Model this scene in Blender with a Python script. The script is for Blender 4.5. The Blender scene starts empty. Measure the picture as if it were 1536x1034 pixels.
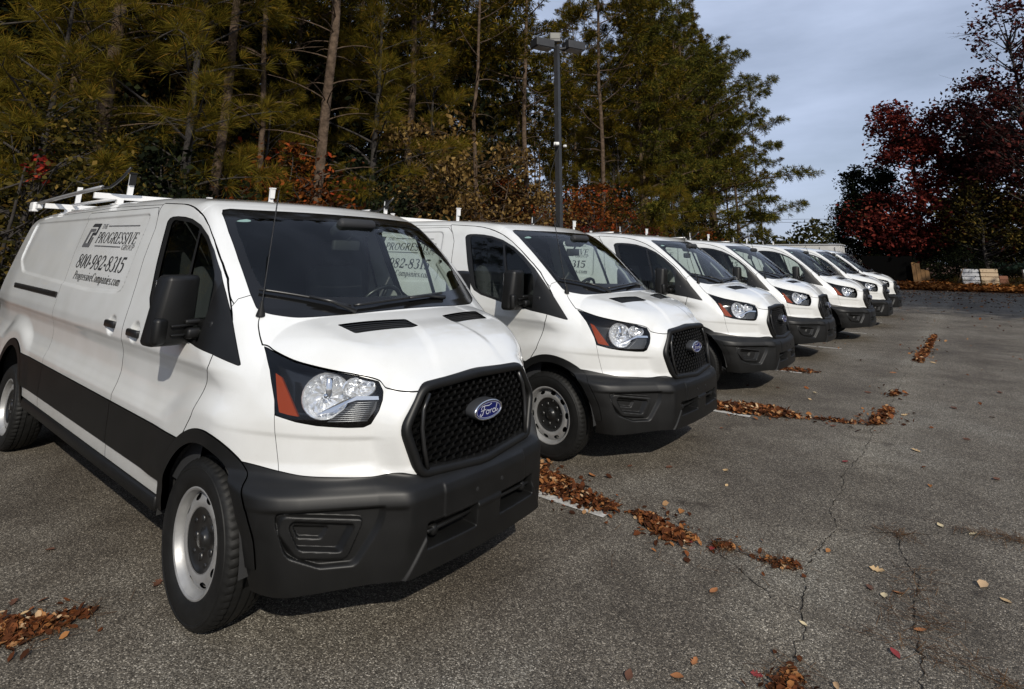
import bpy, math, random
import numpy as np
from mathutils import Vector, Matrix

SC = bpy.context.scene
COL = SC.collection

# ------------------------------------------------------------------ camera, sky, sun, exposure
CAM_POS = (3.014, -2.429, 1.660)
R_ROWS = ((0.77769036, 0.62857304, 0.00967614),
          (-0.1424558, 0.19120064, -0.97115841),
          (-0.61229408, 0.75388211, 0.23823877))       # right, down, forward in world space
cam_d = bpy.data.cameras.new('camera'); cam = bpy.data.objects.new('camera', cam_d); COL.objects.link(cam)
_m = Matrix.Identity(4)
for _i in range(3):
    _m[_i][0] = R_ROWS[0][_i]; _m[_i][1] = -R_ROWS[1][_i]; _m[_i][2] = -R_ROWS[2][_i]; _m[_i][3] = CAM_POS[_i]
cam.matrix_world = _m
cam_d.sensor_fit = 'HORIZONTAL'; cam_d.sensor_width = 36.0; cam_d.lens = 838.6925 / 1536 * 36
cam_d.shift_x = 16.59 / 1536; cam_d.shift_y = -334.2 / 1536
cam_d.clip_start = 0.05; cam_d.clip_end = 3000
SC.camera = cam

SUN_DIR = Vector((1.22, -0.92, 1.0)).normalized()      # towards the sun
SUN_EL = math.asin(SUN_DIR.z); SUN_AZ = math.atan2(SUN_DIR.x, SUN_DIR.y)
W = bpy.data.worlds.new('World'); SC.world = W; W.use_nodes = True
def build_sky():
    nt = W.node_tree; nt.nodes.clear()
    out = nt.nodes.new('ShaderNodeOutputWorld'); bg = nt.nodes.new('ShaderNodeBackground')
    sky = nt.nodes.new('ShaderNodeTexSky'); sky.sky_type = 'NISHITA'; sky.sun_disc = False
    sky.sun_elevation = SUN_EL; sky.sun_rotation = SUN_AZ; sky.dust_density = 1.6; sky.ozone_density = 1.2; sky.air_density = 1.0
    # thin high cloud: soft streaks on the dome, by direction only
    tc = nt.nodes.new('ShaderNodeTexCoord'); mp = nt.nodes.new('ShaderNodeMapping'); mp.inputs['Scale'].default_value = (1.2, 1.2, 4.5)
    mp.inputs['Rotation'].default_value = (0.12, 0.2, 0.5)
    no = nt.nodes.new('ShaderNodeTexNoise'); no.inputs['Scale'].default_value = 1.6; no.inputs['Detail'].default_value = 6; no.inputs['Roughness'].default_value = .55
    cr = nt.nodes.new('ShaderNodeValToRGB'); cr.color_ramp.elements[0].position = .36; cr.color_ramp.elements[1].position = .74
    cr.color_ramp.elements[0].color = (.42, .42, .42, 1); cr.color_ramp.elements[1].color = (.85, .85, .85, 1)
    mix = nt.nodes.new('ShaderNodeMix'); mix.data_type = 'RGBA'; mix.inputs['B'].default_value = (11.6, 13.5, 17.8, 1)
    L = nt.links.new
    L(tc.outputs['Generated'], mp.inputs['Vector']); L(mp.outputs['Vector'], no.inputs['Vector']); L(no.outputs['Fac'], cr.inputs['Fac'])
    L(cr.outputs['Color'], mix.inputs['Factor']); L(sky.outputs['Color'], mix.inputs['A']); L(mix.outputs['Result'], bg.inputs['Color'])
    bg.inputs['Strength'].default_value = 0.075
    L(bg.outputs['Background'], out.inputs['Surface'])
build_sky()
sun_d = bpy.data.lights.new('sun', 'SUN'); sun_d.energy = 5.0; sun_d.angle = math.radians(0.5); sun_d.color = (1.0, .935, .83)
sun = bpy.data.objects.new('sun', sun_d); COL.objects.link(sun)
sun.rotation_euler = SUN_DIR.to_track_quat('Z', 'Y').to_euler(); sun.location = (20, -15, 20)
SC.view_settings.view_transform = 'Standard'; SC.view_settings.look = 'None'; SC.view_settings.exposure = -0.42; SC.view_settings.gamma = 1.0
SC.view_settings.use_curve_mapping = False
SC.cycles.max_bounces = 6; SC.cycles.transparent_max_bounces = 24; SC.cycles.glossy_bounces = 4; SC.cycles.diffuse_bounces = 3
SC.cycles.caustics_reflective = False; SC.cycles.caustics_refractive = False

# ------------------------------------------------------------------ materials
def mat(name, col=(.5, .5, .5), rough=.5, metal=0.0, coat=0.0, spec=.5, bump=None, var=None, emit=None, coat_rough=.05):
    m = bpy.data.materials.new(name); m.use_nodes = True; nt = m.node_tree; p = nt.nodes['Principled BSDF']
    p.inputs['Base Color'].default_value = (*col, 1); p.inputs['Roughness'].default_value = rough; p.inputs['Metallic'].default_value = metal
    p.inputs['Coat Weight'].default_value = coat; p.inputs['Coat Roughness'].default_value = coat_rough; p.inputs['Specular IOR Level'].default_value = spec
    L = nt.links.new
    if var or bump:
        tc = nt.nodes.new('ShaderNodeTexCoord')
    if var:      # (scale, amount, detail) value variation
        n = nt.nodes.new('ShaderNodeTexNoise'); n.inputs['Scale'].default_value = var[0]; n.inputs['Detail'].default_value = var[2] if len(var) > 2 else 5
        L(tc.outputs['Object'], n.inputs['Vector'])
        mr = nt.nodes.new('ShaderNodeMapRange'); mr.inputs['From Min'].default_value = .3; mr.inputs['From Max'].default_value = .7
        mr.inputs['To Min'].default_value = 1 - var[1]; mr.inputs['To Max'].default_value = 1 + var[1]
        mx = nt.nodes.new('ShaderNodeMix'); mx.data_type = 'RGBA'; mx.blend_type = 'MULTIPLY'; mx.inputs['Factor'].default_value = 1
        mx.inputs['A'].default_value = (*col, 1)
        L(n.outputs['Fac'], mr.inputs['Value']); L(mr.outputs['Result'], mx.inputs['B']); L(mx.outputs['Result'], p.inputs['Base Color'])
    if bump:     # (scale, strength, distance)
        n2 = nt.nodes.new('ShaderNodeTexNoise'); n2.inputs['Scale'].default_value = bump[0]; n2.inputs['Detail'].default_value = 3
        L(tc.outputs['Object'], n2.inputs['Vector'])
        b = nt.nodes.new('ShaderNodeBump'); b.inputs['Strength'].default_value = bump[1]; b.inputs['Distance'].default_value = bump[2]
        L(n2.outputs['Fac'], b.inputs['Height']); L(b.outputs['Normal'], p.inputs['Normal'])
    if emit: p.inputs['Emission Color'].default_value = (*emit[0], 1); p.inputs['Emission Strength'].default_value = emit[1]
    return m
def glass_mat(name, tint, ior=1.5, rough=0.0):
    # thin pane: tinted straight-through light plus a mirror reflection by angle
    m = bpy.data.materials.new(name); m.use_nodes = True; nt = m.node_tree; nt.nodes.clear()
    o = nt.nodes.new('ShaderNodeOutputMaterial'); t = nt.nodes.new('ShaderNodeBsdfTransparent'); g_ = nt.nodes.new('ShaderNodeBsdfGlossy')
    t.inputs['Color'].default_value = (*tint, 1); g_.inputs['Roughness'].default_value = rough
    fr = nt.nodes.new('ShaderNodeFresnel'); mx = nt.nodes.new('ShaderNodeMixShader'); L = nt.links.new
    # a thin pane reflects alike from both faces: undo the index flip on the back face
    ge = nt.nodes.new('ShaderNodeNewGeometry'); io = nt.nodes.new('ShaderNodeMapRange'); io.inputs['To Min'].default_value = ior; io.inputs['To Max'].default_value = 1 / ior
    L(ge.outputs['Backfacing'], io.inputs['Value']); L(io.outputs['Result'], fr.inputs['IOR'])
    L(fr.outputs['Fac'], mx.inputs['Fac']); L(t.outputs['BSDF'], mx.inputs[1]); L(g_.outputs['BSDF'], mx.inputs[2]); L(mx.outputs['Shader'], o.inputs['Surface'])
    return m
def paint_mat(name, col):
    m = mat(name, col, .28, coat=1.0, coat_rough=.03); nt = m.node_tree; p = nt.nodes['Principled BSDF']; L = nt.links.new
    tc = nt.nodes.new('ShaderNodeTexCoord'); n = nt.nodes.new('ShaderNodeTexNoise'); n.inputs['Scale'].default_value = 3.0; n.inputs['Detail'].default_value = 8
    L(tc.outputs['Object'], n.inputs['Vector'])
    cr = nt.nodes.new('ShaderNodeValToRGB'); cr.color_ramp.elements[0].position = .3; cr.color_ramp.elements[1].position = .62
    cr.color_ramp.elements[0].color = (col[0] * .90, col[1] * .895, col[2] * .88, 1); cr.color_ramp.elements[1].color = (*col, 1)
    # road film: thicker low down on the doors
    sp = nt.nodes.new('ShaderNodeSeparateXYZ'); L(tc.outputs['Object'], sp.inputs[0])
    n2 = nt.nodes.new('ShaderNodeTexNoise'); n2.inputs['Scale'].default_value = 260; n2.inputs['Detail'].default_value = 2; L(tc.outputs['Object'], n2.inputs['Vector'])
    cr2 = nt.nodes.new('ShaderNodeValToRGB'); cr2.color_ramp.elements[0].position = .66; cr2.color_ramp.elements[1].position = .74
    cr2.color_ramp.elements[0].color = (1, 1, 1, 1); cr2.color_ramp.elements[1].color = (.86, .85, .83, 1); L(n2.outputs['Fac'], cr2.inputs['Fac'])
    n3 = nt.nodes.new('ShaderNodeTexNoise'); n3.inputs['Scale'].default_value = 7; n3.inputs['Detail'].default_value = 9; n3.inputs['Roughness'].default_value = .65; L(tc.outputs['Object'], n3.inputs['Vector'])
    dz = nt.nodes.new('ShaderNodeMapRange'); dz.inputs['From Min'].default_value = 1.05; dz.inputs['From Max'].default_value = .45; dz.inputs['To Min'].default_value = 0; dz.inputs['To Max'].default_value = .5; L(sp.outputs['Z'], dz.inputs['Value'])
    mu = nt.nodes.new('ShaderNodeMath'); mu.operation = 'MULTIPLY'; L(dz.outputs['Result'], mu.inputs[0]); L(n3.outputs['Fac'], mu.inputs[1])
    dm = nt.nodes.new('ShaderNodeMix'); dm.data_type = 'RGBA'; L(mu.outputs['Value'], dm.inputs['Factor']); dm.inputs['B'].default_value = (.30, .27, .23, 1)
    mx = nt.nodes.new('ShaderNodeMix'); mx.data_type = 'RGBA'; mx.blend_type = 'MULTIPLY'; mx.inputs['Factor'].default_value = 1
    L(n.outputs['Fac'], cr.inputs['Fac']); L(cr.outputs['Color'], dm.inputs['A']); L(dm.outputs['Result'], mx.inputs['A']); L(cr2.outputs['Color'], mx.inputs['B']); L(mx.outputs['Result'], p.inputs['Base Color'])
    return m
M = {}
M['white'] = paint_mat('white_paint', (.69, .70, .69))
M['plastic'] = mat('black_plastic', (.0055, .0055, .0053), .46, spec=.36, bump=(900, .25, .0006), var=(9, .25))
M['gloss_black'] = mat('gloss_black', (.006, .006, .006), .12)
M['satin_black'] = mat('satin_black', (.012, .012, .012), .3)
M['rubber'] = mat('rubber', (.0075, .0075, .0072), .62, spec=.3, bump=(140, .2, .002), var=(20, .3))
M['mesh_black'] = mat('mesh_black', (.0045, .0045, .0045), .25)
M['matte_black'] = mat('matte_black', (.004, .004, .004), .9)
M['seam'] = mat('seam_black', (.01, .01, .01), .7)
M['steel'] = mat('silver_steel', (.40, .40, .395), .42, metal=.55, var=(14, .12), bump=(60, .1, .002))
M['chrome'] = mat('chrome', (.78, .79, .8), .07, metal=1)
M['reflector'] = mat('lamp_reflector', (.92, .93, .94), .16, metal=.68)
M['lamp_grey'] = mat('lamp_grey', (.05, .052, .056), .3, metal=.3)
M['rib_grey'] = mat('rib_grey', (.16, .165, .17), .25, metal=.5)
M['amber'] = mat('amber_lens', (.23, .030, .002), .5, spec=.05)
M['blue'] = mat('badge_blue', (.006, .010, .085), .5, spec=.15)
M['glass'] = glass_mat('tinted_glass', (.72, .78, .74))
M['side_glass'] = glass_mat('side_glass', (.72, .78, .745))
M['lens'] = glass_mat('clear_lens', (.93, .94, .95))
M['interior'] = mat('interior_dark', (.020, .021, .023), .7)
M['seat'] = mat('seat_fabric', (.030, .031, .034), .9)
M['trim_grey'] = mat('trim_grey', (.32, .33, .32), .8)
M['letter'] = mat('vinyl_letter', (.028, .029, .032), .4)
M['letter_grey'] = mat('vinyl_grey', (.10, .10, .105), .4)
M['sticker'] = mat('sticker', (.42, .55, .56), .5)
M['wheel_well'] = mat('wheel_well', (.02, .02, .02), .95)
M['mirror'] = mat('mirror_glass', (.7, .7, .72), .03, metal=1)
M['rack_white'] = mat('rack_white', (.76, .76, .75), .35, coat=.3)
M['script_silver'] = mat('script_silver', (.62, .63, .66), .35, metal=.3)
M['red_lens'] = mat('red_lens', (.25, .006, .006), .15, coat=1)

# ------------------------------------------------------------------ mesh helpers
def new_obj(name, me, parent=None, m=None):
    o = bpy.data.objects.new(name, me); COL.objects.link(o)
    if parent is not None: o.parent = parent
    if m is not None and me is not None and not me.materials: me.materials.append(m)
    return o
def empty(name, loc=(0, 0, 0), rz=0.0):
    o = bpy.data.objects.new(name, None); COL.objects.link(o); o.location = loc; o.rotation_euler = (0, 0, rz); o.empty_display_size = .2
    return o
def tag(o, label=None, cat=None, group=None, kind=None):
    if label: o['label'] = label
    if cat: o['category'] = cat
    if group: o['group'] = group
    if kind: o['kind'] = kind
    return o
def mesh_np(name, V, quads=None, tris=None, smooth=False):
    """fast mesh from numpy arrays"""
    me = bpy.data.meshes.new(name); V = np.ascontiguousarray(V, np.float32)
    nq = 0 if quads is None else len(quads); nt_ = 0 if tris is None else len(tris)
    me.vertices.add(len(V)); me.vertices.foreach_set('co', V.ravel())
    idx = []
    if nq: idx.append(np.asarray(quads, np.int32).ravel())
    if nt_: idx.append(np.asarray(tris, np.int32).ravel())
    idx = np.concatenate(idx); me.loops.add(len(idx)); me.loops.foreach_set('vertex_index', idx)
    me.polygons.add(nq + nt_)
    st = np.concatenate([np.arange(nq) * 4, nq * 4 + np.arange(nt_) * 3]).astype(np.int32)
    me.polygons.foreach_set('loop_start', st)
    if smooth: me.polygons.foreach_set('use_smooth', np.ones(nq + nt_, bool))
    me.update(calc_edges=True); me.validate()
    return me
class MB:
    def __init__(s): s.v = []; s.f = []
    def add(s, vs, fs):
        b = len(s.v); s.v += [tuple(p) for p in vs]; s.f += [tuple(b + i for i in f) for f in fs]; return s
    def box(s, c, d, R=None, taper=(1, 1)):
        vs = []
        for k in (-1, 1):
            tx, ty = (1, 1) if k < 0 else taper
            for q in ((-1, -1), (1, -1), (1, 1), (-1, 1)):
                p = Vector((q[0] * d[0] / 2 * tx, q[1] * d[1] / 2 * ty, k * d[2] / 2))
                if R is not None: p = R @ p
                vs.append((p.x + c[0], p.y + c[1], p.z + c[2]))
        return s.add(vs, [(0, 3, 2, 1), (4, 5, 6, 7), (0, 1, 5, 4), (1, 2, 6, 5), (2, 3, 7, 6), (3, 0, 4, 7)])
    def rbox(s, c, d, r, n=3, R=None, fn=None):
        """rounded box; fn warps local points"""
        h = [max(x / 2 - r, 1e-5) for x in d]; lin = []
        for i in range(n + 1): lin.append((-1, -math.pi / 4 + 0))  # placeholder
        t = [math.tan(math.radians(-45 + 90 * i / (2 * n))) for i in range(2 * n + 1)]
        idx = {}; vs = []; fs = []
        def vert(p):
            k = tuple(round(x, 5) for x in p)
            if k in idx: return idx[k]
            v = Vector(p).normalized()
            q = Vector([ (math.copysign(h[i], p[i]) if abs(p[i]) > 1e-6 else 0) + r * v[i] for i in range(3)])
            if fn: q = Vector(fn(q))
            if R is not None: q = R @ q
            idx[k] = len(vs); vs.append((q.x + c[0], q.y + c[1], q.z + c[2])); return idx[k]
        m_ = 2 * n
        for ax in range(3):
            for sg in (-1, 1):
                for i in range(m_):
                    for j in range(m_):
                        qd = []
                        for (a, b) in ((i, j), (i + 1, j), (i + 1, j + 1), (i, j + 1)):
                            p = [0, 0, 0]; p[ax] = sg; p[(ax + 1) % 3] = t[a]; p[(ax + 2) % 3] = t[b]; qd.append(vert(p))
                        fs.append(tuple(qd) if sg > 0 else tuple(reversed(qd)))
        return s.add(vs, fs)
    def tube(s, pts, r, n=8, cap=True, radii=None):
        pts = [Vector(p) for p in pts]; up = Vector((0, 0, 1)); rings = []
        pt = None
        for i, p in enumerate(pts):
            d = (pts[min(i + 1, len(pts) - 1)] - pts[max(i - 1, 0)]).normalized()
            if pt is None:
                a = up if abs(d.dot(up)) < .9 else Vector((1, 0, 0)); u = d.cross(a).normalized()
            else: u = (pt - d * pt.dot(d)).normalized()
            pt = u; w = d.cross(u); rr = radii[i] if radii else r
            rings.append([p + (u * math.cos(2 * math.pi * k / n) + w * math.sin(2 * math.pi * k / n)) * rr for k in range(n)])
        vs = [q for rg in rings for q in rg]; fs = []
        for i in range(len(pts) - 1):
            for k in range(n): fs.append((i * n + k, i * n + (k + 1) % n, (i + 1) * n + (k + 1) % n, (i + 1) * n + k))
        if cap: fs.append(tuple(reversed(range(n)))); fs.append(tuple((len(pts) - 1) * n + k for k in range(n)))
        return s.add(vs, fs)
    def lathe(s, prof, n=48, c=(0, 0, 0), axis='y', closed=False):
        """profile of (radius, height along axis)"""
        vs = []; m_ = len(prof)
        for k in range(n):
            a = 2 * math.pi * k / n
            for (r, h) in prof:
                if axis == 'y': vs.append((c[0] + r * math.cos(a), c[1] + h, c[2] + r * math.sin(a)))
                elif axis == 'x': vs.append((c[0] + h, c[1] + r * math.cos(a), c[2] + r * math.sin(a)))
                else: vs.append((c[0] + r * math.cos(a), c[1] + r * math.sin(a), c[2] + h))
        fs = []
        for k in range(n):
            for j in range(m_ if closed else m_ - 1):
                j2 = (j + 1) % m_; k2 = (k + 1) % n
                fs.append((k * m_ + j, k * m_ + j2, k2 * m_ + j2, k2 * m_ + j))
        return s.add(vs, fs)
    def poly_prism(s, pts2, z0, z1, fn):
        """extruded polygon, fn(u,v,w)->xyz"""
        n = len(pts2); vs = [fn(u, v, z0) for u, v in pts2] + [fn(u, v, z1) for u, v in pts2]
        return s.add(vs, [tuple(range(n)), tuple(range(2 * n - 1, n - 1, -1))] + [(i, n + i, n + (i + 1) % n, (i + 1) % n) for i in range(n)])
    def build(s, name, m=None, parent=None, smooth=False, auto=None):
        me = bpy.data.meshes.new(name); me.from_pydata(s.v, [], s.f); me.update()
        if smooth:
            me.polygons.foreach_set('use_smooth', np.ones(len(me.polygons), bool))
        if auto is not None: me.set_sharp_from_angle(angle=math.radians(auto))
        return new_obj(name, me, parent, m)
def copy_tree(o, parent=None):
    c = o.copy(); COL.objects.link(c); c.parent = parent
    for ch in o.children: copy_tree(ch, c)
    return c
# ------------------------------------------------------------------ van body surface (implicit, metres; x forward, y to the van's left, z up, front axle at x=0)
def spl(xs, ys, n=600):
    xs = np.asarray(xs, float); ys = np.asarray(ys, float); h = np.diff(xs); d = np.diff(ys) / h
    m = np.zeros(len(xs)); m[0] = d[0]; m[-1] = d[-1]
    for i in range(1, len(xs) - 1):
        m[i] = 0 if d[i - 1] * d[i] <= 0 else 3 * (h[i - 1] + h[i]) / ((2 * h[i] + h[i - 1]) / d[i - 1] + (h[i] + 2 * h[i - 1]) / d[i])
    X = np.linspace(xs[0], xs[-1], n); k = np.clip(np.searchsorted(xs, X) - 1, 0, len(h) - 1); t = (X - xs[k]) / h[k]
    Y = (2 * t**3 - 3 * t**2 + 1) * ys[k] + (t**3 - 2 * t**2 + t) * h[k] * m[k] + (-2 * t**3 + 3 * t**2) * ys[k + 1] + (t**3 - t**2) * h[k] * m[k + 1]
    return lambda x: np.interp(x, X, Y)
def smax(a, b, r):
    h = np.maximum(r - np.abs(a - b), 0) / r; return np.maximum(a, b) + h * h * r * .25
def smin(a, b, r): return -smax(-a, -b, r)
def ss(a, b, x):
    t = np.clip((x - a) / (b - a), 0, 1); return t * t * (3 - 2 * t)
def poly_sdf(P, u, v):
    """signed distance to a closed 2-D polygon, negative inside (rough far outside its box)"""
    P = np.asarray(P, float); u, v = np.broadcast_arrays(u, v); sh = u.shape; u = u.ravel(); v = v.ravel()
    lo = P.min(0); hi = P.max(0); bx = np.maximum(np.maximum(lo[0] - u, u - hi[0]), np.maximum(lo[1] - v, v - hi[1]))
    out = np.maximum(bx, .12); mk = np.nonzero(bx < .12)[0]
    if len(mk):
        u = u[mk]; v = v[mk]; d2 = np.full(u.shape, 1e9); ins = np.zeros(u.shape, bool)
        for (ax, ay), (bx_, by) in zip(P, np.concatenate([P[1:], P[:1]])):
            ex, ey = bx_ - ax, by - ay; t = ((u - ax) * ex + (v - ay) * ey) / (ex * ex + ey * ey + 1e-12); t = np.minimum(np.maximum(t, 0), 1)
            d2 = np.minimum(d2, (u - ax - t * ex)**2 + (v - ay - t * ey)**2)
            ins ^= ((ay > v) != (by > v)) & (u < ex * (v - ay) / (ey if abs(ey) > 1e-12 else 1e-12) + ax)
        d = np.sqrt(d2); out[mk] = np.where(ins, -d, d)
    return out.reshape(sh)
def rnd_poly(P, r=.03, n=5):
    """round the corners of a polygon"""
    out = []; P = [Vector(p) for p in P]; N = len(P)
    for i in range(N):
        a, b, c = P[i - 1], P[i], P[(i + 1) % N]; d1 = (a - b); d2 = (c - b)
        k1 = b + d1.normalized() * min(r, d1.length * .45); k2 = b + d2.normalized() * min(r, d2.length * .45)
        for j in range(n + 1):
            t = j / n; out.append(tuple(k1 * (1 - t)**2 + b * 2 * t * (1 - t) + k2 * t * t))
    return out
SP = spl([.15, .30, .42, .50, .58, .70, .77, .80, .83, .88, .95, 1.03, 1.09, 1.13, 1.17, 1.23, 1.30, 1.45, 1.60, 1.75, 1.85, 1.92, 2.0, 2.2],
         [.90, .96, 1.0, 1.012, 1.018, 1.022, 1.026, 1.027, 1.019, 1.003, .992, .996, 1.012, 1.0255, 1.026, 1.019, 1.007, .975, .942, .907, .882, .864, .838, .77])
FA = spl([.10, .20, .27, .32, .45, .55, .62, .66, .69, .72, .76, .93, 1.09, 1.24, 1.4, 1.7, 2.3], [.84, .90, .94, .955, .968, .974, .974, .962, .93, .885, .866, .86, .845, .80, .735, .62, .4])
FB = spl([.10, .6, .93, 1.09, 1.24, 1.40, 2.3], [.59, .59, .59, .69, .785, .88, 1.0])
ZC = spl([-.0, .10, .20, .30, .382, .46, .56, .65, .72, .78, .83, .87, .90, .93, 1.0], [1.44, 1.418, 1.395, 1.372, 1.351, 1.328, 1.296, 1.262, 1.228, 1.192, 1.152, 1.11, 1.07, 1.0, .8])
ZR = spl([-5.2, -4.9, -4.6, -3.5, -2.4, -1.7, -1.2, -.8, -.4, 0, .4], [1.93, 1.97, 1.995, 2.04, 2.062, 2.064, 2.05, 2.022, 1.975, 1.90, 1.80])
WB = 3.75; ARCH = ((.055, .40, .455, .395), (-3.75 + .09, .40, .455, .395))     # x, z, outer radius, inner radius
GRILLE = rnd_poly([(.0, 1.112), (.395, 1.092), (.513, .915), (.425, .697), (0, .668), (-.425, .697), (-.513, .915), (-.395, 1.092)], .05)
RECESS = rnd_poly([(-1.50, 1.915), (-1.46, 1.385), (-2.1, 1.358), (-4.12, 1.40), (-4.46, 1.52), (-4.52, 1.87)], .07)
FOG_O = rnd_poly([(.325, .545), (.30, .605), (-.185, .575), (-.085, .425), (.20, .44)], .035)
FOG_P = rnd_poly([(.345, .615), (.335, .565), (.265, .452), (.067, .402), (-.138, .404), (-.285, .55), (-.305, .622)], .03)
FOG_I = rnd_poly([(.255, .56), (.235, .58), (-.125, .555), (-.05, .458), (.19, .475)], .02)
FOG_L = rnd_poly([(.209, .557), (.003, .545), (.043, .502), (.177, .511)], .012)
VENT = [(.362, .552), (.443, .145), (.548, .140), (.487, .524)]
def S(x, z):
    s = SP(z)
    for xc in (0.03, -3.70):
        d = np.hypot(x - xc, z - .38); w = ss(.70, .53, d) * ss(1.2, .9, z) * ss(.50, .60, z)
        s = s + w * np.maximum(1.032 - s, 0)
    s = s - .05 * ss(-.05, .9, x) - .03 * ss(-4.2, -5.0, x)
    for hx in (-1.005, -1.412): s = s - .028 * ss(1.0, .35, np.hypot((x - hx) / .080, (z - 1.183) / .070))
    if np.ndim(s) > 0:
        xx, zz = np.broadcast_arrays(x, z); mk = (xx < -1.3) & (zz > 1.2)
        if mk.any():
            s = np.array(np.broadcast_to(s, xx.shape)); s[mk] -= .012 * ss(.010, -.014, poly_sdf(RECESS, xx[mk], zz[mk]))
    return s
def T(x, y):
    a = np.abs(y); y2 = y * y
    hood = ZC(x) - .095 * y2 - .10 * (a / .89)**7 * ss(-.1, .25, x)
    # raised centre of the hood with a soft crease running forward from the vents, and the outer ridge
    yc = .145 + .32 * np.clip(x - .5, 0, .4)
    hood = hood + .012 * ss(yc + .035, yc - .035, a) * ss(.45, .60, x) * ss(.95, .80, x) + .007 * np.exp(-((a - .66 + .25 * (x - .4)) / .07)**2) * ss(.15, .4, x)
    xc = .295 - .34 * y2
    ws = 1.395 + .775 * (xc - x) + .045 * np.sin(np.clip((xc - x) / .78, 0, 1) * np.pi)
    roof = ZR(x) - .045 * y2 - .006 * ss(.02, .0, np.abs(a - .55)) * ss(-1.0, -1.3, x)
    return np.maximum(np.where(x > -.1, hood, 0), smin(ws, roof, .10))
def F(y, z):
    a = np.abs(y)
    up = FA(z) - FB(z) * a**3.3
    gd = poly_sdf(GRILLE, a, z) if np.ndim(a) or np.ndim(z) else 1.0
    up = up + (.052 * ss(.10, .0, gd)) * ss(1.16, 1.06, z)
    # pressing beneath the headlamp
    up = up - .010 * ss(.885, .86, z - .05 * (a - .6)) * ss(.54, .60, a) * ss(.74, .78, z)
    k = .013; sp_ = k * np.log1p(np.exp(np.clip((a - .50) / k, -40, 40)))
    lo = FA(z) - .03 * (np.minimum(a, .6) / .5)**2 - .80 * sp_ - .5 * np.maximum(a - .86, 0)**1.5
    aa = a - lo
    # undercut below the upper ledge of the bumper, fog lamp pocket, lower scoop, plate pad
    lo = lo - .010 * ss(.622, .604, z - .02 * (a - .6)) * ss(.40, .60, z) * ss(.49, .52, a)
    if np.ndim(lo) > 0:
        zz = np.broadcast_to(z, lo.shape)
        fo = poly_sdf(FOG_O, aa, zz); fi = poly_sdf(FOG_I, aa, zz); fp = poly_sdf(FOG_P, aa, zz); fl = poly_sdf(FOG_L, aa, zz)
        lo = lo - .026 * ss(.005, -.010, fp) + .022 * ss(.006, -.005, fo) - .034 * ss(.005, -.006, fi) - .016 * ss(.004, -.005, fl)
    lo = lo + .010 * ss(.46 + (z - .40) * -.7, .44 + (z - .40) * -.7, a) * ss(.535, .515, z)
    lo = lo - .085 * ss(.40, .385, a) * ss(.085, .10, a) * ss(.425, .435, z) * ss(.528, .515, z)
    lo = lo + .006 * ss(.31, .30, a) * ss(.668, .655, z) * ss(.50, .51, z)
    w = ss(.74, .67, z)
    return up * (1 - w) + lo * w
def g_from(Sv, Tv, Fv, x, y, z):
    gs = (y - Sv) / 1.03; gt = (z - Tv) / np.where(x > -.7, 1.2, 1.02); gf = (x - Fv) / (1 + .6 * np.clip((y - .5) / .4, 0, 1))
    r = smax(gs, gt, np.maximum(.05 + .09 * ss(-.4, -1.3, x), .05)); r = smax(r, gf, .07 + .03 * ss(1.0, 1.3, z))
    gr = (-4.93 + .10 * np.clip(z - 1.2, 0, 1)**2 + .04 * y * y - x)
    return smax(r, gr, .12)
def g(x, y, z):
    y = np.abs(y); return g_from(S(x, z), T(x, y), F(y, z), x, y, z)
def g_grad(P, e=.003):
    x, y, z = P[:, 0], P[:, 1], P[:, 2]
    return np.stack([(g(x + e, y, z) - g(x - e, y, z)), (g(x, y + e, z) - g(x, y - e, z)), (g(x, y, z + e) - g(x, y, z - e))], 1) / (2 * e)
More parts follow.
